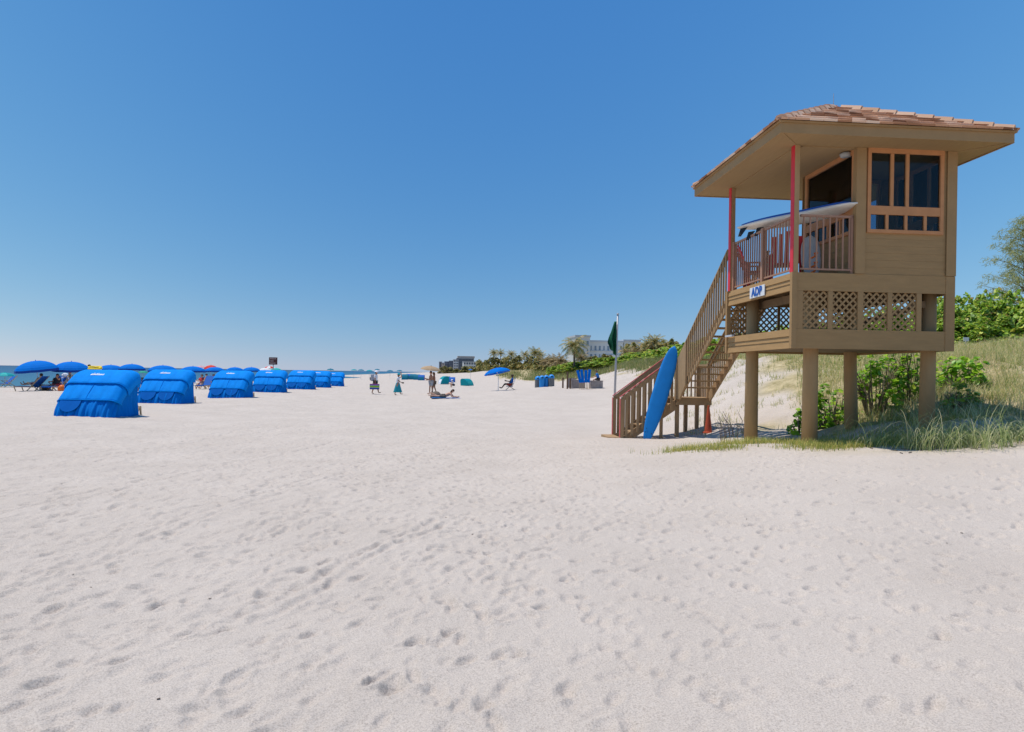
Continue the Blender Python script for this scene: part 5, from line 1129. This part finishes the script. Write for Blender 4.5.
def bush_mesh(rx, ry, rz_, n, size, seed, clumps=22, skirt=.15):
    g = np.random.default_rng(seed); cc = []
    for k in range(clumps):
        a = g.uniform(0, 2 * PI); el = math.asin(g.uniform(-.1, 1)); rr = g.uniform(.55, .98)
        cc.append((math.cos(a) * math.cos(el) * rr, math.sin(a) * math.cos(el) * rr, max(0.05, math.sin(el) * rr), g.uniform(.18, .36)))
    cc = np.array(cc); idx = g.integers(0, clumps, n); d = g.normal(size=(n, 3)); d /= np.linalg.norm(d, axis=1, keepdims=True); d[:, 2] = np.where(d[:, 2] < -.3, -d[:, 2], d[:, 2])
    rad = cc[idx, 3] * g.uniform(.55, 1.0, n) ** .5; P = cc[idx, :3] + d * rad[:, None]
    m = g.random(n) < skirt; a = g.uniform(0, 2 * PI, n); P[m, 0] = np.cos(a[m]) * g.uniform(.5, 1, m.sum()); P[m, 1] = np.sin(a[m]) * g.uniform(.5, 1, m.sum()); P[m, 2] = g.uniform(0, .4, m.sum())
    P *= np.array([rx, ry, rz_]); P[:, 2] = np.maximum(P[:, 2], .02); N = d * .6 + np.array([-.15, -.1, .95]) + g.normal(size=(n, 3)) * .45
    return leaf_arrays(P, N, size)
def stems(rx, ry, rz_, n, seed, r0=.03):
    rnd = random.Random(seed); mb = MB()
    for k in range(n):
        a = rnd.uniform(0, 2 * PI); q = rnd.uniform(.3, .85); p = [Vector((0, 0, 0))]; b0 = Vector((rx * .25 * math.cos(a), ry * .25 * math.sin(a), -.1)); e = Vector((rx * q * math.cos(a), ry * q * math.sin(a), rz_ * rnd.uniform(.45, .85)))
        m_ = b0.lerp(e, .5) + Vector((rnd.uniform(-.1, .1), rnd.uniform(-.1, .1), .08)); mb.tube([b0, m_, e], [r0, r0 * .7, r0 * .3], 6)
        for j in range(2): mb.tube([m_, e + Vector((rnd.uniform(-.3, .3) * rx, rnd.uniform(-.3, .3) * ry, rnd.uniform(-.2, .1) * rz_))], [r0 * .5, r0 * .2], 5)
    return mb
# hedge of sea grape along the dune crest
protos = []
for s_ in range(4):
    V, Fc = bush_mesh(1.5, 1.4, 1.9, 3000, .11, 40 + s_, 34); r_ = thing('sea_grape_bush', 'x', 'bush', (0, 0, 0), 0, 'sea grape hedge bushes'); np_mesh('foliage', V, Fc, 'grape', r_); stems(1.4, 1.3, 1.7, 9, s_).build('stem', 'bark', r_); protos.append(r_)
HED = [(560, 118, 364), (572, 114, 361), (585, 108, 359), (598, 104, 357.5), (612, 98, 357), (626, 93, 355), (640, 88, 351.5), (652, 82, 348.5), (664, 77, 346), (676, 72, 343), (688, 68, 340.5), (702, 63, 338), (718, 57, 335), (738, 52, 331), (760, 49, 327), (785, 46, 323), (812, 43, 318), (840, 40.5, 313), (868, 38.5, 307), (895, 37, 301), (920, 35.8, 296), (944, 35, 292), (966, 34.4, 290), (988, 34, 288), (1012, 33.6, 286), (1040, 33.4, 284), (1072, 33.2, 283), (1110, 33, 283), (1150, 33, 283), (1200, 33, 284)]
k_ = 0; used = set()
for i, (px, D, yt) in enumerate(HED):
    for row in range(3):
        Dr = D + (-1.2, .5, 2.4)[row] * (1 + D / 200) + random.uniform(-.4, .4); pxx = px + random.uniform(-4, 4); x = hx(pxx, Dr); g = float(zbase(x, Dr)[0])
        zt = at(pxx, yt + (4, 0, 1)[row] * 36 / D + random.uniform(-1.5, 2.5) * 30 / D, Dr).z; h_ = max(.6, zt - g) * (.62 if row == 0 else 1)
        v = random.randrange(4); o = protos[v] if v not in used else copy_tree(protos[v]); used.add(v)
        nx = HED[min(i + 1, len(HED) - 1)]; pv = HED[max(i - 1, 0)]; sp = abs(hx(nx[0], nx[1]) - hx(pv[0], pv[1])) / 2 + abs(nx[1] - pv[1]) / 4
        w_ = max(.75, min(2.0, sp * .62)); o.location = (x, Dr, g - .05); o.scale = (w_, w_, h_ / 2.3); o.rotation_euler = (0, 0, random.uniform(0, 6.28)); o['label'] = 'rounded sea grape bush with broad leaves in the dune crest hedge'
# young sea grape shrubs under and beside the tower
def shrub(label, px, D, rx, ry, h_, n, size, seed, mat='grape_b', ns=12, skirt=.15):
    x = hx(px, D); g = zg(x, D); r_ = thing('sea_grape_shrub', label, 'shrub', (x, D, g - .04), 0, 'young sea grape shrubs by the tower')
    V, Fc = bush_mesh(rx, ry, h_, n, size, seed, skirt=skirt); np_mesh('foliage', V, Fc, mat, r_); stems(rx, ry, h_, ns, seed, .022).build('stem', 'twig', r_)
shrub('bright green leafy shrub between the front stilt and the leaning stilt', 829, 18.2, .72, .5, 1.15, 760, .062, 71, skirt=.35)
shrub('low bright shrub touching the foot of the front stilt', 803, 17.9, .36, .35, .6, 200, .06, 72)
shrub('tall shrub with bare twiggy stems behind the leaning stilt', 876, 18.6, .85, .6, 1.75, 560, .065, 73, ns=30, skirt=.02)
shrub('sprawling shrub on the shaded bank between two stilts', 908, 18.9, .6, .6, 1.75, 420, .068, 74, ns=16, skirt=.05)
shrub('leafy shrub on top of the bank beyond the outermost stilt', 958, 19.2, .75, .6, .85, 420, .072, 75)
shrub('small shrub in the dark hollow of the bank', 962, 16.8, .45, .4, .55, 200, .065, 76, 'grape')
# trees and palms behind the dune
def palm_mesh(seed, crown, nfr=20, nl=22, droop=1.0, up0=1.25, leaf=.30):
    g = np.random.default_rng(seed); V, Fc = [], []
    for f in range(nfr):
        a = 2 * PI * f / nfr * 2.399 * nfr / (2 * PI) + g.uniform(-.2, .2); el = up0 - (up0 + .55) * (f / nfr) ** .8; L_ = crown * g.uniform(.85, 1.1); p = np.zeros(3); h = np.array([math.cos(a), math.sin(a), 0]); e = el
        side = np.array([-math.sin(a), math.cos(a), 0]); ns = nl
        for s_ in range(ns):
            d = h * math.cos(e) + np.array([0, 0, math.sin(e)]); q = p + d * L_ / ns; t = s_ / ns; ll = leaf * crown * (math.sin(PI * min(1, t * .9 + .12)) ** .7); e -= droop * (.03 + .085 * t)
            w = L_ / ns * .75; o = len(V); V += [p + side * .02 * (1 - t), q + side * .02 * (1 - t), q - side * .02 * (1 - t), p - side * .02 * (1 - t)]; Fc.append((o, o + 1, o + 2, o + 3))
            for sg in (-1, 1):
                tip = p + side * sg * ll * .85 + d * ll * .45 + np.array([0, 0, -ll * (.25 + .35 * g.random())]); o = len(V); V += [p - d * w * .5, p + d * w * .5, tip + d * w * .12, tip - d * w * .12]; Fc.append((o, o + 1, o + 2, o + 3))
            p = q
    return np.array(V), np.array(Fc)
PALM = {}
def palm(label, px, ytop, ybase, D, crown, kind, group='palms behind the dune', lean=.0):
    x = hx(px, D); g = float(zbase(x, D)[0]); zt = at(px, ytop, D).z; hgt = max(.8, zt - g - crown * .55)
    r_ = thing('palm_tree', label, 'palm', (x, D, g), random.uniform(0, 6), group)
    if kind not in PALM:
        V, Fc = palm_mesh({'a': 3, 'b': 4, 'c': 5, 'dry': 6}[kind], 1.0, *{'a': (24, 14), 'b': (20, 12), 'c': (26, 22), 'dry': (24, 12)}[kind]); o = np_mesh('crown', V, Fc, 'frond_dry' if kind == 'dry' else 'frond', r_); PALM[kind] = o
    else: o = PALM[kind].copy(); COL.objects.link(o); o.parent = r_
    o.location = (lean, 0, hgt); o.scale = (crown,) * 3
    MB().tube([(0, 0, -.3), (lean * .3, 0, hgt * .5), (lean, 0, hgt + .1)], [.16 * crown / 2, .11 * crown / 2, .10 * crown / 2], 10).build('trunk', 'trunk', r_, smooth=True)
palm('big coconut palm with spreading fronds in front of the white hotel', 574, 335.5, 366, 106, 2.75, 'c')
for a in (('slender palm at the open end of the tree line', 493.5, 349.2, 366, 205, 2.0, 'a', 'palms behind the dune', .3), ('slender palm second from the open end of the tree line', 500, 349.6, 366, 200, 1.9, 'b', 'palms behind the dune', -.3), ('short palm third along the tree line', 506, 356, 366, 190, 1.6, 'b'),
          ('palm with a ragged crown above the beach reader', 511, 350.3, 366, 195, 1.9, 'a'), ('bushy palm between two taller palms', 517, 355, 366, 185, 2.0, 'b'), ('palm with upright fronds before the tallest crown', 524.5, 350.5, 366, 190, 1.9, 'b'),
          ('tallest dense palm in the middle of the tree line', 534.5, 347.2, 366, 180, 2.6, 'a'), ('palm crowded against the tallest dense one', 540, 350.5, 366, 184, 2.2, 'b'), ('straw coloured drying palm above the bins', 545, 356.5, 367, 150, 2.0, 'dry'), ('second straw coloured palm, toward the hotel', 553, 355.5, 367, 142, 2.2, 'dry'), ('low palm with yellowing fronds beside the coconut palm', 560, 354.5, 367, 130, 2.2, 'dry'),
          ('short palm tucked at the foot of the coconut palm', 581, 352, 366, 112, 1.7, 'dry'), ('dark palm by the flagpole in front of the hotel', 626, 345.5, 360, 120, 2.0, 'b'), ('dry palm between flag and hedge', 634, 348, 360, 118, 2.1, 'dry'),
          ('tall palm rising above the hedge beside the blue surfboard', 654, 334.2, 350, 128, 2.5, 'a'), ('palm half hidden beside the tall one over the hedge', 647.5, 338, 350, 130, 2.1, 'b'), ('low palm showing above the hedge top near the stairs', 667, 339.5, 350, 125, 2.0, 'b')): palm(*a)
bp = []
for s_ in range(3):
    V, Fc = bush_mesh(1, 1, 1.9, 1100, .10, 90 + s_, 20); r_ = thing('coastal_tree', 'x', 'tree', (0, 0, 0), 0, 'low trees behind the dune'); np_mesh('crown', V, Fc, 'brush', r_); MB().tube([(0, 0, -.2), (.05, 0, .3), (0, .05, .6)], [.07, .05, .03], 8).build('trunk', 'bark', r_); bp.append(r_)
used = set()
LOW = [(px, 358 + 2.0 * math.sin(px * .7) - (px - 487) * .01, 215 - (px - 487) * 1.0, 2.3 + .5 * math.sin(px)) for px in range(478, 568, 5)] + [(px, 366.8 + .8 * math.sin(px), 330, 3.2) for px in range(444, 492, 5)] + [(598, 352, 140, 2.2), (606, 354, 138, 2.0), (632, 343, 150, 3.0), (640, 342, 148, 3.0), (646, 343, 140, 2.4), (660, 341, 128, 2.4), (672, 340, 120, 2.2), (682, 338, 110, 2.2), (590, 353, 140, 2.0)]
for (px, yt, D, rw) in LOW:
    x = hx(px, D); g = float(zbase(x, D)[0]); zt = at(px, yt, D).z; v = random.randrange(3); o = bp[v] if v not in used else copy_tree(bp[v]); used.add(v)
    o.location = (x, D, g - .1); o.scale = (rw, rw, max(.5, (zt - g) / 2.0)); o.rotation_euler = (0, 0, random.uniform(0, 6)); o['label'] = 'low dense tree in the dark tree line behind the dune grass'
# feathery tree at the edge
def casuarina(px, D, ytop, crown):
    x = hx(px, D); g = float(zbase(x, D)[0]); h_ = at(px, ytop, D).z - g; r_ = thing('casuarina_tree', 'tall feathery tree rising behind the sea grape hedge', 'tree', (x, D, g), 0)
    rnd = random.Random(9); mb = MB(); P, Dn = [], []
    tr = [Vector((0, 0, -.3)), Vector((.15, 0, h_ * .3)), Vector((-.2, .1, h_ * .6)), Vector((-.1, 0, h_ * .97))]; mb.tube(tr, [.24, .17, .09, .02], 10)
    lm = MB()
    for k in range(46):
        t = .22 + .76 * k / 46; z = h_ * t; a = k * 2.4 + rnd.uniform(-.4, .4); ln = crown * 1.15 * (1.12 - t) ** .6 * rnd.uniform(.55, 1.1) * (.55 if t > .9 else 1); b0 = Vector((-.1, 0, z)); e = b0 + Vector((math.cos(a) * ln, math.sin(a) * ln, ln * rnd.uniform(.25, .7))); m_ = b0.lerp(e, .5) + Vector((0, 0, .15)); lm.tube([b0, m_, e], [.05, .03, .01], 5)
        for j in range(int(5 + ln * 5)):
            q = rnd.uniform(.25, 1.05); c = b0.lerp(e, q) + Vector((rnd.gauss(0, .28), rnd.gauss(0, .28), rnd.gauss(.05, .2)))
            for s_ in range(24): P.append(c + Vector((rnd.gauss(0, .17), rnd.gauss(0, .17), rnd.gauss(0, .13)))); Dn.append(Vector((rnd.gauss(0, .6) + math.cos(a) * .4, rnd.gauss(0, .6) + math.sin(a) * .4, rnd.gauss(-.1, .5))))
    P = np.array(P); Dn = np.array(Dn); Dn /= np.linalg.norm(Dn, axis=1, keepdims=True); n = len(P); L_ = RNG.uniform(.14, .32, (n, 1)); sd = np.cross(Dn, RNG.normal(size=(n, 3))); sd /= np.linalg.norm(sd, axis=1, keepdims=True); sd *= .017
    V = np.stack([P - sd, P + sd, P + Dn * L_ + sd * .4 - [0, 0, .04], P + Dn * L_ - sd * .4 - [0, 0, .04]], 1).reshape(-1, 3); i = np.arange(n)[:, None] * 4
    np_mesh('crown', V, np.concatenate([i, i + 1, i + 2, i + 3], 1), 'pine', r_); mb.build('trunk', 'bark', r_, smooth=True); lm.build('limb', 'bark', r_)
casuarina(1026, 58, 215, 3.3)

# ------------------------------------------------------------------ grasses
def blades(P, h, lean, width, seed, segs=4, curl=1.0, dirs=None):
    g = np.random.default_rng(seed); n = len(P); a = g.uniform(0, 2 * PI, n) if dirs is None else dirs; d = np.stack([np.cos(a), np.sin(a), np.zeros(n)], 1); s = np.stack([-np.sin(a), np.cos(a), np.zeros(n)], 1)
    h = h[:, None]; lean = lean[:, None]; rows = []
    for k in range(segs + 1):
        t = k / segs; ang = lean * (.25 + curl * t * t * 1.1); c = P + d * h * t * np.sin(ang) + np.array([0, 0, 1.0]) * h * t * np.cos(np.minimum(ang, 2.2)); w = width[:, None] * (1 - t * .92) * .5; rows.append(c - s * w); rows.append(c + s * w)
    V = np.stack(rows, 1).reshape(-1, 3); i = np.arange(n)[:, None] * (2 * (segs + 1))
    Fc = np.concatenate([np.concatenate([i + 2 * k, i + 2 * k + 1, i + 2 * k + 3, i + 2 * k + 2], 1) for k in range(segs)]); return V, Fc
def scatter(n, x0, x1, y0, y1, seed): g = np.random.default_rng(seed); return g.uniform(x0, x1, n), g.uniform(y0, y1, n), g
def gz(X, Y, lump=True):
    z = zbase(X, Y) + zdetail(X, Y) * np.where(vegdist(X, Y) > .5, .5, 1); vd = vegdist(X, Y)
    return z + np.clip((vd + 3) / 3, 0, 1) * np.clip(1 - np.hypot(X, Y) / 300, 0, 1) * ((vnoise(X * .8, Y * .8, 21) - .5) * .35 + (vnoise(X * 2.1, Y * 2.1, 22) - .5) * .14)
def tufts(X, Y, per, spread, seed):
    g = np.random.default_rng(seed); X = np.repeat(X, per) + g.normal(0, spread, len(X) * per); Y = np.repeat(Y, per) + g.normal(0, spread, len(Y) * per); return X, Y
# A: short green strip at the tower's feet
X, Y, g = scatter(110000, 2.4, 12, 12.0, 18.5, 1); dz = np.abs(Y - zA(X) - .35); dens = np.clip(1.25 - dz / (.95 + .1 * (X > 5)), 0, 1) * np.clip((X - 2.6) / 2.2, 0, 1) * np.clip(vnoise(X * 1.6, Y * 1.6, 51) * 2.2 - .35, 0, 1); inner = (X > 5) & (Y > zA(X)) & (Y < 17.0) & (X < 10.5); dens = np.maximum(dens, inner * .35 * np.clip(vnoise(X * 1.1, Y * 1.1, 52) * 2 - .5, 0, 1))
k = g.random(len(X)) < dens; X, Y = X[k], Y[k]; n = len(X); V, Fc = blades(np.stack([X, Y, gz(X, Y) - .01], 1), g.uniform(.06, .22, n), g.uniform(.1, .9, n), g.uniform(.007, .014, n), 2, 3)
tag(np_mesh('short_grass', V, Fc, 'lawn'), 'short olive grass growing round the tower stilts', 'grass', kind='stuff')
# B: long arching sea oats
X, Y, g = scatter(1700, 6.9, 15, 11.4, 16.6, 3); edge = np.interp(X, [6.3, 7.0, 8.6, 10, 15], [14.2, 12.8, 12.0, 11.75, 11.4]); dens = np.clip((Y - edge) / .3, 0, 1) * np.clip(1.0 - (Y - edge) / 1.15, 0.035, 1) * np.clip((X - 6.9) / 1.1, 0, 1); k = g.random(len(X)) < dens * .8; X, Y = tufts(X[k], Y[k], 15, .09, 4); n = len(X)
V, Fc = blades(np.stack([X, Y, gz(X, Y) - .02], 1), g.uniform(.45, 1.15, n), g.uniform(.35, 1.55, n), g.uniform(.009, .018, n), 5, 7, 1.2)
tag(np_mesh('sea_oats', V, Fc, 'oats'), 'long pale arching sea oats in front of the shaded bank', 'sea oats', kind='stuff')
# C: straw dune grass on the near slope
X, Y, g = scatter(21000, 5.5, 34, 15, 40, 6); vd = vegdist(X, Y); dens = np.clip((vd + .1) / .8, 0, 1) * np.clip(vnoise(X * .55, Y * .55, 61) * 2.2 - .25, .70, 1); sp = (vd <= .2) * (vd > -4.5) * (Y > 19) * .16 * (X > 4.8) * (vnoise(X * .9, Y * .9, 62) > .45); k = g.random(len(X)) < np.maximum(dens, sp); X0, Y0 = X[k], Y[k]; small = (vegdist(X0, Y0) < .2)
X, Y = tufts(X0, Y0, 11, .12, 7); sm = np.repeat(small, 11); n = len(X); V, Fc = blades(np.stack([X, Y, gz(X, Y) - .02], 1), g.uniform(.18, .55, n) * np.where(sm, .6, 1), g.uniform(.15, 1.0, n), g.uniform(.010, .022, n), 8, 3)
tag(np_mesh('dune_grass', V, Fc, 'straw'), 'dry straw and green grass covering the dune behind the tower', 'grass', kind='stuff')
# D: grass on the far dune face
g = np.random.default_rng(9); Y = np.exp(g.uniform(math.log(38), math.log(420), 60000)); X = g.uniform(-.12, .42, 60000) * Y; vd = vegdist(X, Y); dens = np.clip((vd + Y * .004) / (Y * .012), 0, 1) * np.clip(1 - (vd - Y * .10) / (Y * .12), 0, 1) * np.clip(vnoise(X * .3, Y * .12, 71) * 2 - .15, .2, 1); k = (g.random(len(X)) < dens); X0, Y0 = X[k], Y[k]; X, Y = tufts(X0, Y0, 6, .35, 10); n = len(X); sc = Y / 100
V, Fc = blades(np.stack([X, Y, gz(X, Y) - .05], 1), g.uniform(.35, .95, n), g.uniform(.1, .8, n), g.uniform(.04, .09, n) * np.clip(sc, .6, 3), 11, 2)
tag(np_mesh('far_dune_grass', V, Fc, leafy('far_dune_grass_blades', [(0.0, (0.12, 0.19, 0.045)), (0.45, (0.20, 0.24, 0.07)), (0.8, (0.33, 0.29, 0.13)), (1.0, (0.46, 0.38, 0.21))], .3, .65)), 'green and straw grass along the dune running down the beach', 'grass', kind='stuff')
# dry twiggy weeds by the stairs
mb = MB(); rnd = random.Random(8)
for k in range(26):
    px = rnd.uniform(722, 748) if k < 18 else rnd.uniform(800, 850); D = rnd.uniform(17.6, 19.5); x = hx(px, D); z = zg(x, D); a = rnd.uniform(-.5, .5); h_ = rnd.uniform(.35, .8); mb.tube([(x, D, z - .05), (x + a * h_ * .4, D, z + h_ * .6), (x + a * h_, D + .05, z + h_)], [.010, .007, .003], 5)
    mb.tube([(x + a * h_ * .4, D, z + h_ * .6), (x + a * h_ * .4 - .12, D + .05, z + h_ * .85)], [.006, .002], 4)
tag(mb.build('dry_weeds', 'cl_brown'), 'dark dry weed stalks on the sand behind the landing', 'weeds', kind='stuff')
# scattered debris on the sand
mb = MB()
for k in range(70):
    x = rnd.uniform(-7, 9); y = rnd.uniform(3.2, 15); s_ = rnd.uniform(.003, .009); z = zg(x, y); mb.bar((x, y, z + s_ * .5), (x + rnd.uniform(-2.5, 2.5) * s_, y + rnd.uniform(-2, 2) * s_, z + s_ * .8), s_, s_ * .6)
for k in range(30):
    x = rnd.uniform(6.5, 10.5); y = rnd.uniform(11.9, 13.2); z = zg(x, y); a = rnd.uniform(0, 3); l_ = rnd.uniform(.03, .16); mb.bar((x, y, z + .01), (x + l_ * math.cos(a), y + l_ * math.sin(a), z + .015), .012, .012)
tag(mb.build('beach_debris', 'cl_brown'), 'tiny dark bits of wrack scattered over the sand', 'debris', kind='stuff')
